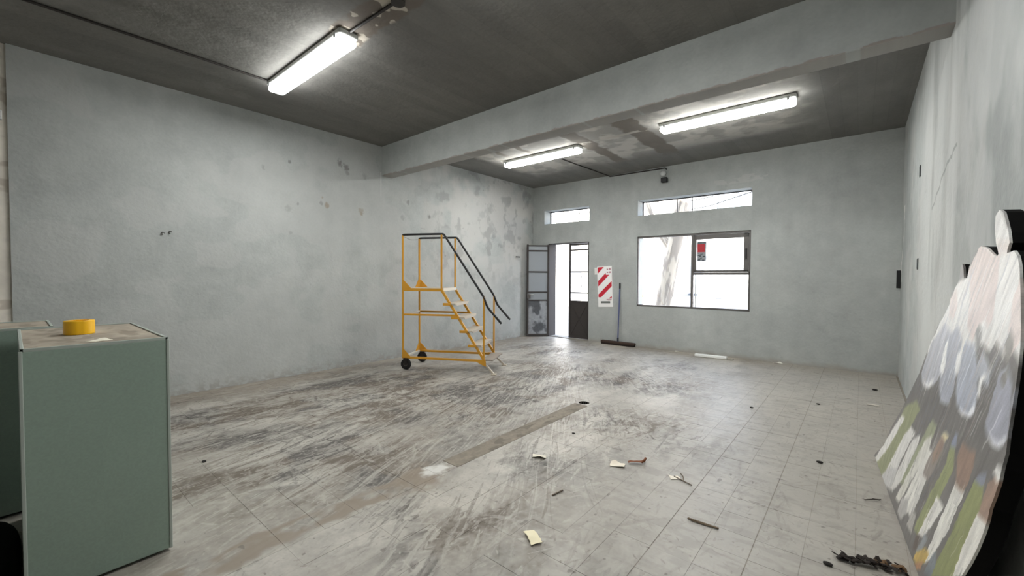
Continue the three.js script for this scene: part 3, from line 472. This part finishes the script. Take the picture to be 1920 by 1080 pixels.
// thin crumpled scraps: a bent sheet with a little thickness
function scrapGeo(w, d, lift, k) { const g = new THREE.BoxGeometry(w, 0.0016, d, 8, 1, 6), p = g.attributes.position; for (let i = 0; i < p.count; i++) { const x = p.getX(i), z = p.getZ(i); p.setX(i, x + 0.12 * w * (vn(z * 60 + k, 3 + k) - 0.5)); p.setZ(i, z + 0.15 * d * (vn(x * 60 + k, 8 + k) - 0.5)); p.setY(i, p.getY(i) + 0.001 + lift * Math.pow(vn(x * 22 + k * 5, z * 22 + k), 2)); } g.computeVertexNormals(); return g; }
function scrap(name, x, z, w, d, turn, color, label, cat, y = 0.0015, lift = 0.02) { const g = scrapGeo(w, d, lift, x * 7); const m = solo(name, g, std(color, 0.85), label, cat); m.position.set(x, y, z); m.rotation.y = turn; return m; }
scrap('paper_scrap', 3.24, 7.55, 0.05, 0.07, 0.5, 0xe8e2cf, 'torn cream scrap on the front edge of the foreground cabinet', 'paper', 1.0525, 0.009);
scrap('paper_scrap', 4.05, 5.29, 0.10, 0.06, 0.5, 0xd8d2c0, 'pale paper scrap beside the cement strip', 'paper');
scrap('paper_scrap', 4.56, 5.04, 0.10, 0.07, 0.35, 0xe6dccb, 'cream card in the middle of the floor joined to a brown curl', 'paper', 0.0015, 0.025);
{
  const m = solo('dry_leaf', [scrapGeo(0.12, 0.03, 0.03, 3), tube([[0.04, 0.008, 0], [0.06, 0.03, 0.01], [0.075, 0.035, -0.01], [0.07, 0.012, -0.02]], 0.008, 20, 6)], std(0x7a4a30, 0.85), 'curled brown leaf beside the cream card on the floor', 'leaf'); m.position.set(4.65, 0.0015, 4.925); m.rotation.y = 0.75;
}
scrap('paper_scrap', 4.935, 4.965, 0.065, 0.045, 0.75, 0xeee6d6, 'white paper chip next to the long floor joint', 'paper', 0.0015, 0.012);
{ const m = solo('twig', [tube([[-0.07, 0.006, -0.02], [0, 0.007, 0.01], [0.06, 0.006, 0.03]], 0.004, 20, 6), tube([[0.0, 0.007, 0.01], [-0.02, 0.008, -0.05], [-0.05, 0.006, -0.09]], 0.003, 16, 6)], std(0x6b5f52, 0.9), 'grey forked twig next to the white paper chip', 'twig'); m.position.set(5.0, 0, 4.97); }
scrap('paper_scrap', 4.60, 6.10, 0.11, 0.06, -0.5, 0xe9dfbf, 'yellowish paper strip near the bottom of the floor', 'paper', 0.0015, 0.03);
{ const m = solo('wood_splinter', [sqbar([-0.08, 0.006, 0], [0.08, 0.006, 0.004], 0.012, 0.008), sqbar([-0.06, 0.005, 0.012], [0.05, 0.005, 0.008], 0.005, 0.005)], std(0x6d5e4d, 0.9), 'long brown wood splinter on the tiles', 'splinter'); m.position.set(5.235, 0, 5.395); m.rotation.y = 0.06; }
{ const m = solo('wood_splinter', sqbar([-0.05, 0.005, 0], [0.05, 0.005, 0], 0.01, 0.007), std(0x5c5044, 0.9), 'short dark splinter near the cement strip', 'splinter'); m.position.set(4.447, 0, 5.64); m.rotation.y = 1.4; }
for (const [x, z, s, l] of [[5.669, 4.039, 0.016, 'dark crumb halfway along the right side of the floor'], [5.03, 2.9, 0.014, 'dark crumb beyond the long floor joint'], [5.55, 2.3, 0.014, 'dark crumb near the far right floor'], [6.03, 1.15, 0.02, 'dark crumb by the foot of the far right corner'], [5.78, 5.36, 0.015, 'dark crumb left of the dry plant sprig'], [2.25, 7.03 - 0.1, 0.014, 'dark crumb beside the green cabinet foot'], [4.0, 4.72, 0.012, 'dark crumb next to the cement strip']]) {
  const g = new THREE.IcosahedronGeometry(s, 1), p = g.attributes.position; for (let i = 0; i < p.count; i++) p.setY(i, p.getY(i) * 0.45 + s * 0.45); for (let i = 0; i < p.count; i++) p.setX(i, p.getX(i) * (1 + 0.6 * vn(p.getZ(i) * 70, p.getY(i) * 70))); g.computeVertexNormals();
  const m = solo('crumb', g, std(0x1f1b18, 0.95), l, 'crumb', 'crumbs of dirt on the floor'); m.position.set(x, 0, z);
}
{ const m = solo('dry_sprig', [tube([[-0.05, 0.005, 0], [0, 0.012, 0.005], [0.05, 0.006, 0.0]], 0.003, 14, 6), tube([[0, 0.012, 0], [0.015, 0.02, 0.03]], 0.003, 8, 6)], std(0x2a211b, 0.9), 'small black sprig near the foot of the leaning cutout', 'sprig'); m.position.set(5.955, 0, 4.47); m.rotation.y = 0.7; }
scrap('plaster_chip', 3.325, 0.05, 0.07, 0.05, 0.3, 0xe8e4dc, 'white plaster chip at the wall foot below the window', 'chip', 0.0015, 0.02);
scrap('plaster_chip', 4.9, 0.06, 0.12, 0.05, 0.2, 0xd8d4ca, 'pale plaster flakes at the wall foot right of the lamp cover', 'chip', 0.0015, 0.025);
scrap('plaster_chip', 6.0, 1.95, 0.10, 0.05, 0.1, 0xc9c2b5, 'pale flake on the floor near the far right corner', 'chip', 0.0015, 0.006);
{ // dry plant cluster bottom right
  const t = thing('dried_plant', 'clump of dry black leaves on the floor at bottom right', 'plant', [5.94, 0, 5.235], 0.35);
  mesh('stem', tube([[-0.12, 0.01, -0.01], [-0.04, 0.018, 0.01], [0.05, 0.014, 0], [0.12, 0.01, 0.015]], 0.006, 24, 6), std(0x2c2119, 0.9), t);
  const lm = std(0x231a15, 0.9, 0, { side: THREE.DoubleSide }), lb = std(0x6a5138, 0.9, 0, { side: THREE.DoubleSide });
  for (let i = 0; i < 64; i++) { const g = new THREE.SphereGeometry(0.015, 8, 6).scale(1.25, 0.2, 0.65).translate(0.012, 0, 0); g.rotateX(rr(-0.5, 0.5)); g.rotateZ(rr(-0.1, 0.6)); g.rotateY(rr(0, 6.28)); const x = rr(-0.13, 0.12); g.translate(x, rr(0.008, 0.024), rr(-0.032, 0.032) * (1 - Math.abs(x) * 3)); mesh('leaf', g, x > 0.02 && rnd() < 0.5 ? lb : lm, t); }
}
{ // black sack beside the cabinet
  const g = new THREE.SphereGeometry(1, 40, 24), p = g.attributes.position;
  const box = (v) => Math.sign(v) * Math.pow(Math.abs(v), 0.55);
  for (let i = 0; i < p.count; i++) { const x = p.getX(i), y = p.getY(i), z = p.getZ(i), n = 1 + 0.18 * (fbm(x * 3 + 9, z * 3 + y * 2 + 20, 4) - 0.5); p.setXYZ(i, box(x) * 0.40, Math.max(0, (y + 0.35) * 0.12 * n), box(z) * 0.235); }
  g.computeVertexNormals(); const m = solo('black_sack', g, phys({ color: 0x030303, roughness: 0.7, specularIntensity: 0.3 }), 'flat black plastic sack on the floor beside the foreground cabinet', 'sack'); m.position.set(2.88, 0, 8.026);
}

// ------------------------------------------------------------ leaning photo cutout
{
  const A = new THREE.Vector3(5.986, 0, 3.62), e1 = new THREE.Vector3(0.07656, 0, 0.99706), e2 = new THREE.Vector3(0.06745, 0.99771, -0.00518), n = new THREE.Vector3().crossVectors(e1, e2);
  const out = [0, 0.004, 0.03, 0.03, 0.339, 0.199, 0.495, 0.36, 0.788, 0.579, 0.945, 0.712, 1.102, 0.849, 1.213, 0.98, 1.27, 1.042, 1.354, 1.125, 1.447, 1.188, 1.511, 1.24, 1.516, 1.284, 1.56, 1.313, 1.592, 1.33, 1.61, 1.359, 1.605, 1.405, 1.623, 1.415, 1.646, 1.397, 1.671, 1.355, 1.713, 1.355, 1.721, 1.402, 1.774, 1.447, 1.808, 1.472, 1.836, 1.476, 1.897, 1.468, 1.977, 1.439, 2.021, 1.43, 2.027, 1.439, 1.987, 1.48, 1.959, 1.528, 1.947, 1.577, 1.98, 1.595, 2.019, 1.581, 2.055, 1.546, 2.091, 1.507, 2.112, 1.471, 2.102, 1.449, 2.102, 1.437, 2.128, 1.439, 2.156, 1.443, 2.191, 1.424, 2.218, 1.391, 2.247, 1.326, 2.283, 1.232, 2.305, 1.156, 2.312, 1.078, 2.31, 0.982, 2.306, 0.893, 2.31, 0.837, 2.296, 0.783, 2.291, 0.739, 2.269, 0.68, 2.249, 0.636, 2.245, 0.6, 2.227, 0.547, 2.194, 0.476, 2.153, 0.406, 2.099, 0.327, 2.03, 0.16, 1.98, 0.004];
  const CW = 2048, CH = 1490, SX = CW / 2.35, SY = CH / 1.645;
  const cv = document.createElement('canvas'); cv.width = CW; cv.height = CH; const k = cv.getContext('2d');
  k.fillStyle = '#77726f'; k.fillRect(0, 0, CW, CH);
  const px = (s) => s * SX, py = (t) => CH - t * SY;
  // printed shapes: shirts, shorts, legs, socks, boots and grass of a faded group photo
  const shapes = [
['#dcdad6',[1.21,0.993,1.27,1.04,1.51,1.24,1.59,1.33,1.71,1.36,1.83,1.48,1.98,1.6,2.21,1.44,2.33,1.1,2.25,1.15,2.2,1.11,2.11,1.15,2.07,1.11,1.97,1.13,1.92,1.07,1.8,1.1,1.74,0.992,1.64,1.04,1.52,0.952,1.38,0.928]],
['#d6c3bd',[1.73,1.39,1.83,1.48,1.98,1.44,2.04,1.43,2.05,1.32,2.05,1.21,2.02,1.19,1.97,1.21,1.91,1.18,1.88,1.12,1.8,1.17,1.79,1.27]],
['#dccbc4',[2.21,1.28,2.24,1.36,2.3,1.17,2.25,1.13,2.21,1.19]],
['#d8c8c2',[1.52,1.26,1.58,1.3,1.63,1.24,1.6,1.18,1.52,1.19]],
['#d9cdc6',[1.98,1.48,2.11,1.47,2.1,1.44,2.03,1.44]],
['#b9bac4',[1.29,1.04,1.47,1.14,1.63,1.11,1.61,1.03,1.51,0.926,1.42,0.853,1.32,0.824,1.19,0.822,1.15,0.853]],
['#a9adbb',[1.51,1.07,1.67,1.15,1.75,1.1,1.74,0.992,1.72,0.877,1.68,0.826,1.56,0.812,1.51,0.877,1.52,0.952]],
['#aab0c0',[1.76,0.995,1.8,1.1,1.91,1.1,1.97,1.03,2,0.941,2,0.875,1.95,0.849,1.87,0.836,1.8,0.85,1.76,0.908]],
['#b3b7c2',[1.96,1.01,2,1.1,2.09,1.05,2.1,0.992,2.03,0.996]],
['#a7a9b9',[2.16,0.989,2.18,1.05,2.23,1.08,2.28,1.04,2.3,0.964,2.3,0.88,2.28,0.849,2.22,0.835,2.14,0.846,2.12,0.86,2.14,0.93]],
['#b5b7c4',[2.31,1.01,2.33,1.1,2.36,0.995,2.33,0.982,2.31,0.987]],
['#e8e8ea',[1.19,0.832,1.32,0.831,1.4,0.875,1.39,0.848,1.32,0.819,1.22,0.809]],
['#e0e2ea',[1.83,0.839,1.94,0.852,1.99,0.901,2,0.88,1.95,0.846,1.87,0.832]],
['#e0e2ea',[2.17,0.838,2.24,0.842,2.29,0.877,2.29,0.859,2.25,0.835,2.2,0.828]],
['#f0efec',[1.49,0.947,1.53,1.06,1.56,1.08,1.56,0.961,1.53,0.921]],
['#f0efec',[2.01,0.944,2.01,0.998,2.05,1.02,2.07,1.02,2.03,0.996,2.03,0.941]],
['#e8e8e8',[1.72,0.967,1.72,1.05,1.76,1.06,1.77,0.986,1.75,0.967]],
['#8e8a86',[1.9,1.15,1.93,1.18,1.96,1.17,1.96,1.11,1.94,1.09]],
['#9a938c',[2.19,1.14,2.22,1.19,2.25,1.17,2.24,1.11,2.22,1.1]],
['#8f8a84',[2.2,1.04,2.23,1.07,2.24,1.04,2.22,1.02]],
['#9ba070',[0.098,-0.032,0.527,0.316,0.86,0.598,1.12,0.703,1.21,0.681,1,0.493,0.854,0.35,0.656,0.144,0.396,0.005]],
['#9ca27c',[0.962,0.19,1.35,0.579,1.47,0.694,1.55,0.692,1.42,0.522,1.16,0.243]],
['#9aa164',[1.4,0.143,1.57,0.368,1.76,0.587,1.78,0.677,1.84,0.687,1.85,0.61,1.73,0.445,1.54,0.23,1.47,0.145]],
['#989f5c',[1.75,0.112,1.92,0.364,2.04,0.57,2.1,0.665,2.17,0.682,2.17,0.587,2.12,0.455,2.03,0.278]],
['#e4e2dd',[0.006,-0.033,0.251,0.15,0.811,0.543,0.879,0.543,0.5,0.235,0.126,0.003]],
['#dfdcd7',[0.466,0.041,0.945,0.465,1.08,0.542,1.17,0.545,0.916,0.308,0.825,0.183,0.572,0.025]],
['#dad7d2',[0.721,0.056,1.14,0.493,1.28,0.561,1.27,0.522,0.983,0.208,0.795,0.064]],
['#d8d5ca',[0.918,0.076,1.39,0.571,1.49,0.628,1.48,0.564,1.13,0.217,0.996,0.089]],
['#e2dfd6',[1.1,0.149,1.48,0.564,1.53,0.562,1.3,0.266,1.22,0.132]],
['#dedbd4',[1.24,0.147,1.41,0.426,1.5,0.437,1.37,0.236,1.28,0.145]],
['#e6e3dc',[1.48,0.151,1.7,0.428,1.79,0.428,1.64,0.261,1.55,0.178]],
['#e4e1d8',[1.62,0.093,1.8,0.403,1.91,0.577,2,0.579,1.89,0.386,1.72,0.175]],
['#e6e2d8',[2.01,0.269,2.07,0.405,2.16,0.572,2.26,0.588,2.24,0.496,2.16,0.369]],
['#96887f',[1.46,0.485,1.54,0.565,1.65,0.671,1.71,0.7,1.69,0.62,1.53,0.439,1.44,0.425]],
['#a3836f',[1.56,0.574,1.62,0.646,1.69,0.683,1.68,0.644,1.62,0.564,1.56,0.528]],
['#a07d69',[1.91,0.574,1.89,0.663,1.92,0.737,2,0.737,2.06,0.75,2.06,0.693,2.03,0.632,1.99,0.581]],
['#a98671',[2.17,0.581,2.19,0.655,2.22,0.706,2.27,0.752,2.3,0.75,2.3,0.7,2.28,0.619,2.26,0.59]],
['#e8e6e0',[2.24,0.753,2.26,0.776,2.29,0.779,2.29,0.75,2.27,0.737]],
['#8d93a8',[2.1,0.667,2.13,0.699,2.18,0.72,2.17,0.685,2.14,0.667]],
['#8c94b0',[1.79,0.681,1.82,0.739,1.85,0.744,1.85,0.695]],
['#dccfa0',[1.65,0.685,1.69,0.705,1.74,0.706,1.7,0.673]],
['#c8c6c4',[0.396,0.005,0.581,0.129,0.836,0.22,0.817,0.14,0.727,0.048,0.5,-0.001]],
['#bdbab6',[1,0.034,1.08,0.151,1.21,0.196,1.2,0.115,1.09,0.043]],
['#b8b4ae',[1.25,0.081,1.32,0.187,1.39,0.204,1.35,0.096]],
['#6b5a50',[1.42,0.05,1.45,0.133,1.51,0.157,1.48,0.077]],
['#8f959c',[1.49,0.073,1.59,0.205,1.63,0.21,1.56,0.108]],
['#d7b04a',[1.46,0.02,1.49,0.061,1.63,0.164,1.68,0.167,1.63,0.098,1.51,0.03]],
['#c98a5a',[1.49,0.011,1.61,0.088,1.59,0.047,1.52,0.011]],
['#7f8890',[1.66,0.07,1.72,0.173,1.78,0.227,1.79,0.184,1.74,0.104]],
  ];
  const streak = (s, t, L, c, w) => { k.strokeStyle = c; k.lineWidth = w; k.beginPath(); k.moveTo(px(s), py(t)); k.quadraticCurveTo(px(s + L * 0.38), py(t + L * 0.55), px(s + L * 0.62), py(t + L * 0.95)); k.stroke(); };
  for (let i = 0; i < 160; i++) streak(rr(0.1, 2.1), rr(0.05, 0.8), rr(0.1, 0.35), ['rgba(98,93,92,.5)', 'rgba(150,145,140,.45)', 'rgba(120,100,90,.4)', 'rgba(110,112,128,.4)'][i % 4], rr(3, 14));
  for (const [c, p] of shapes) { k.fillStyle = c; k.beginPath(); for (let i = 0; i < p.length; i += 2) i ? k.lineTo(px(p[i]), py(p[i + 1])) : k.moveTo(px(p[0]), py(p[1])); k.closePath(); k.fill(); k.strokeStyle = c; k.lineJoin = 'round'; k.lineWidth = 9; k.stroke(); }
  for (let i = 0; i < 220; i++) streak(rr(0.9, 2.15), rr(0.75, 1.35), rr(0.05, 0.2), ['rgba(238,238,238,.4)', 'rgba(170,168,172,.4)', 'rgba(205,190,184,.35)', 'rgba(150,154,172,.35)'][i % 4], rr(2, 8));
  for (let i = 0; i < 120; i++) streak(rr(0.2, 2.05), rr(0.02, 0.55), rr(0.04, 0.16), ['rgba(235,232,226,.35)', 'rgba(96,92,88,.4)', 'rgba(120,126,84,.35)'][i % 3], rr(2, 6));
  k.strokeStyle = 'rgba(60,58,60,.75)'; for (const [s, t] of [[1.45, 0.35], [1.62, 0.42], [1.96, 0.6], [1.36, 0.28], [1.18, 0.30], [1.66, 0.38]]) for (let i = 0; i < 4; i++) { k.lineWidth = 3; k.beginPath(); k.moveTo(px(s - i * 0.018), py(t - i * 0.03)); k.lineTo(px(s + 0.05 - i * 0.018), py(t + 0.015 - i * 0.03)); k.stroke(); }
  { // the print is soft and faded: smear it slightly along the figures and break it up with grain
    const im = k.getImageData(0, 0, CW, CH), a = im.data, b = new Uint8ClampedArray(a);
    for (let y = 0; y < CH; y++) for (let x = 0; x < CW; x++) {
      const w = 14 * (fbm(x * 0.012, y * 0.02, 3) - 0.5), w2 = 10 * (vn(x * 0.05, y * 0.035) - 0.5); let r = 0, g = 0, c = 0;
      for (let q = -3; q <= 3; q++) { const X = Math.min(CW - 1, Math.max(0, Math.round(x + w2 + q * 2.2))), Y = Math.min(CH - 1, Math.max(0, Math.round(y + w - q * 4))), id = (Y * CW + X) * 4; r += b[id]; g += b[id + 1]; c += b[id + 2]; }
      const l = (r + g + c) / 3; r += (l - r) * 0.3; g += (l - g) * 0.3; c += (l - c) * 0.3; const id = (y * CW + x) * 4, gr = 1 + 0.22 * (fbm(x * 0.06 + y * 0.035, y * 0.012, 3) - 0.5) + 0.1 * (vn(x * 0.5, y * 0.5) - 0.5); a[id] = (r / 7 * 1.1 - 20) * gr; a[id + 1] = (g / 7 * 1.1 - 20) * gr; a[id + 2] = (c / 7 * 1.1 - 20) * gr;
    }
    k.putImageData(im, 0, 0);
  }
  const tx = new THREE.CanvasTexture(cv); tx.colorSpace = THREE.SRGBColorSpace;
  const t = thing('photo_cutout', 'big faded cutout board of a sports team leaning on the right wall', 'cutout');
  const s = new THREE.Shape(); for (let i = 0; i < out.length; i += 2) i ? s.lineTo(out[i], out[i + 1]) : s.moveTo(out[0], out[1]); s.closePath();
  const g = new THREE.ExtrudeGeometry(s, { depth: 0.007, bevelEnabled: false }); planar(g, 0, 1, 2.35, 1.645);
  const basis = new THREE.Matrix4().makeBasis(e1, e2, n.clone()).setPosition(A);
  // the printed face looks into the room (-x)
  const face = n.x < 0 ? 0 : -0.007; g.translate(0, 0, face); g.applyMatrix4(basis);
  mesh('printed_board', g, std(0xffffff, 0.42, 0, { map: tx }), t);
  const core = new THREE.ExtrudeGeometry(s, { depth: 0.042, bevelEnabled: false }).translate(0, 0, n.x < 0 ? -0.0425 : 0.0005); core.applyMatrix4(basis);
  const black = new THREE.MeshPhysicalMaterial({ color: 0x050404, roughness: 0.8, specularIntensity: 0.3 });
  mesh('foam_core', core, black, t).userData.label = 'thick black foam backing';
}

// ------------------------------------------------------------ the street outside
function ground(name, geo, mat, label) { const m = mesh(name, geo, mat, scene); m.userData = { kind: 'structure', label, category: 'ground' }; return m; }
const walkTex = paint(512, 512, 4, 4, (x, y, o) => { const e = Math.min((x * 5) % 1, (y * 5) % 1), n = fbm(x * 3, y * 3, 4), k = (e < 0.06 ? 0.8 : 1) * (0.85 + 0.3 * n); o[0] = 0.50 * k; o[1] = 0.48 * k; o[2] = 0.45 * k; });
ground('sidewalk', planar(bx(-30, 36, -0.2, -0.012, -3.4, -T), 0, 2, 4, 4), std(0xffffff, 0.9, 0, { map: walkTex }), 'pale tiled pavement outside the door');
ground('kerb', bx(-30, 36, -0.3, -0.0, -3.55, -3.4), std(0xb5b1a8, 0.9), 'stone kerb along the street');
ground('road', bx(-30, 36, -0.3, -0.15, -10.5, -3.55), std(0x8d8a86, 0.9), 'sunlit street');
ground('far_sidewalk', bx(-30, 36, -0.3, -0.02, -13, -10.5), std(0xc9c4ba, 0.9), 'pavement across the street');
struct('wall_parapet', bx(-T, W + T, H + 0.18, 4.7, -T, -0.1), std(0xd9d4c8, 0.9), 'parapet above the street wall');
function house(x0, x1, h, col, label, doors, wins) {
  const t = thing('house_front', label, 'building', [0, 0, -13]);
  mesh('wall', bx(x0, x1, -0.02, h, -5, 0), std(col, 0.9), t); mesh('cornice', rbx(x0 - 0.05, x1 + 0.05, h - 0.25, h + 0.05, -0.1, 0.12, 0.02), std(col, 0.9), t);
  for (const [x, w] of doors) mesh('garage_door', rbx(x, x + w, 0, 2.3, -0.05, 0.03), std(0xb9c1d2, 0.6), t);
  for (const [x, y, w, hh] of wins) { const f = mesh('window_frame', [rbx(x, x + w, y, y + 0.06, 0, 0.05), rbx(x, x + w, y + hh - 0.06, y + hh, 0, 0.05), rbx(x, x + 0.06, y, y + hh, 0, 0.05), rbx(x + w - 0.06, x + w, y, y + hh, 0, 0.05)], std(0xf0ede6, 0.6), t); mesh('pane', bx(x + 0.06, x + w - 0.06, y + 0.06, y + hh - 0.06, 0.0, 0.012), std(0x8b97a3, 0.2), f); }
}
house(-30, -0.6, 7.4, 0xe9e3d8, 'tall pale house across the street', [[-7.5, 1.1], [-3.2, 1.6]], [[-12, 0.9, 1.6, 1.5], [-5.6, 0.9, 1.4, 1.5], [-9.5, 3.9, 1.4, 1.8], [-5.5, 3.9, 1.4, 1.8], [-12.5, 3.9, 1.4, 1.8]]);
house(-0.5, 30, 3.6, 0xf0ebe2, 'low pale house across the street behind the van', [[6.2, 2.4]], [[0.6, 1.0, 1.5, 1.4], [3.2, 1.0, 1.5, 1.4]]);
{
  const t = thing('street_tree', 'leaning pale tree trunk outside the window', 'tree', [2.0, -0.012, -2.6]);
  const bark = paint(128, 256, 1, 2, (x, y, o) => { const n = fbm(x * 9, y * 7, 4), t2 = ss(0.45, 0.58, n); o[0] = lerp(0.26, 0.44, t2); o[1] = lerp(0.22, 0.38, t2); o[2] = lerp(0.18, 0.30, t2); }); 
  const trunk = (pts, r0, r1, seg, rad) => { const c = new THREE.CatmullRomCurve3(pts.map((p) => new THREE.Vector3(...p))), g = new THREE.TubeGeometry(c, seg, 1, rad, false), p = g.attributes.position, q = new THREE.Vector3(); for (let i = 0; i <= seg; i++) { const u = i / seg; c.getPointAt(u, q); for (let j = 0; j <= rad; j++) { const id = i * (rad + 1) + j, r = lerp(r0, r1, u) * (1 + 0.16 * (vn(j * 1.7 % rad, i * 0.8) - 0.5)) * (1 + 0.5 * Math.max(0, 0.12 - u) / 0.12 * 0.7); p.setXYZ(id, q.x + (p.getX(id) - q.x) * r, q.y + (p.getY(id) - q.y) * r, q.z + (p.getZ(id) - q.z) * r); } } g.computeVertexNormals(); return g; };
  const bm = std(0xffffff, 0.95, 0, { map: bark });
  mesh('trunk', trunk([[0, 0, 0], [0.12, 0.8, 0], [0.32, 1.9, 0.02], [0.5, 2.9, 0.0], [0.62, 3.7, 0]], 0.2, 0.16, 40, 16), bm, t);
  for (const [a, b, c] of [[[0.6, 3.55, 0], [0.1, 4.6, -0.3], [-0.7, 5.8, -0.4]], [[0.62, 3.6, 0], [1.0, 4.8, 0.2], [1.9, 6.2, 0.3]], [[0.6, 3.6, 0], [0.7, 4.9, -0.5], [0.6, 6.6, -0.9]], [[0.34, 2.0, 0.02], [-0.1, 2.7, 0.1], [-0.35, 3.6, 0.2]]]) mesh('branch', trunk([a, b, c], 0.1, 0.04, 16, 10), bm, t);
}
{ // white van parked at the kerb
  const t = thing('parked_van', 'white van parked across the window view', 'van', [1.2, -0.15, -6.0]);
  const white = std(0xf1f1ee, 0.35), dk = std(0x2b3238, 0.2), trim = std(0x55585c, 0.6);
  const prof = [[0, 0.45], [0.02, 1.9], [0.12, 2.12], [3.0, 2.15], [3.25, 2.05], [3.85, 1.25], [4.75, 1.05], [4.95, 0.85], [4.98, 0.4], [0, 0.35]];
  const sh = new THREE.Shape(); prof.forEach(([x, y], i) => i ? sh.lineTo(x, y) : sh.moveTo(x, y)); sh.closePath();
  mesh('body', new THREE.ExtrudeGeometry(sh, { depth: 1.7, bevelEnabled: true, bevelSize: 0.05, bevelThickness: 0.05, bevelSegments: 3 }).translate(0, 0, -1.75), white, t);
  for (const p of [[[1.62, 0.98], [2.14, 0.98], [2.06, 1.52], [1.62, 1.52]], [[2.6, 1.2], [3.7, 1.2], [3.2, 1.92], [2.6, 1.95]]]) mesh('side_window', prism(p, 0.012).translate(0, 0, 0.045), std(0x9db6bf, 0.2), t);
  mesh('side_trim', rbx(0.0, 0.74, 0.93, 1.0, 0.04, 0.07), trim, t);
  mesh('door_handle', rbx(1.3, 1.45, 0.86, 0.9, 0.04, 0.08), trim, t); mesh('door_seam', bx(2.47, 2.48, 0.5, 2.0, 0.05, 0.054), trim, t); mesh('door_seam', bx(3.72, 3.73, 0.5, 1.2, 0.05, 0.054), trim, t);
  mesh('mirror', rbx(3.62, 3.72, 1.2, 1.42, 0.02, 0.2, 0.03), dk, t);
  for (const x of [0.9, 4.0]) for (const z of [-0.1, -1.6]) { const wl = mesh('wheel', new THREE.TorusGeometry(0.24, 0.09, 12, 28).translate(x, 0.33, z), std(0x1b1b1c, 0.8), t); mesh('hubcap', new THREE.CylinderGeometry(0.17, 0.17, 0.1, 24).rotateX(Math.PI / 2).translate(x, 0.33, z), std(0x9a9da0, 0.4, 0.5), wl); }
}
{ const t = thing('bollard', 'yellow street bollard left of the tree trunk', 'bollard', [1.35, -0.012, -3.0]); mesh('post', bar([0, 0, 0], [0, 0.85, 0], 0.055, 0.055, 16), std(0xd9c53a, 0.6), t); mesh('cap', new THREE.SphereGeometry(0.065, 14, 10).translate(0, 0.86, 0), std(0xd9c53a, 0.6), t); }
for (const [dy, l] of [[0, 'lower black service cable above the street'], [0.32, 'upper black service cable above the street']]) solo('overhead_cable', tube([[6.1, 3.3 + dy, -T - 0.01], [3.56, 3.66 + dy, -5], [1.6, 3.98 + dy, -8.6], [-0.8, 4.55 + dy * 1.3, -12.99]], 0.02, 60, 6), std(0x15151a, 0.7), l, 'cable');

scene.traverse((o) => { if (o.isMesh) { o.castShadow = true; o.receiveShadow = true; } });
renderer.render(scene, camera);
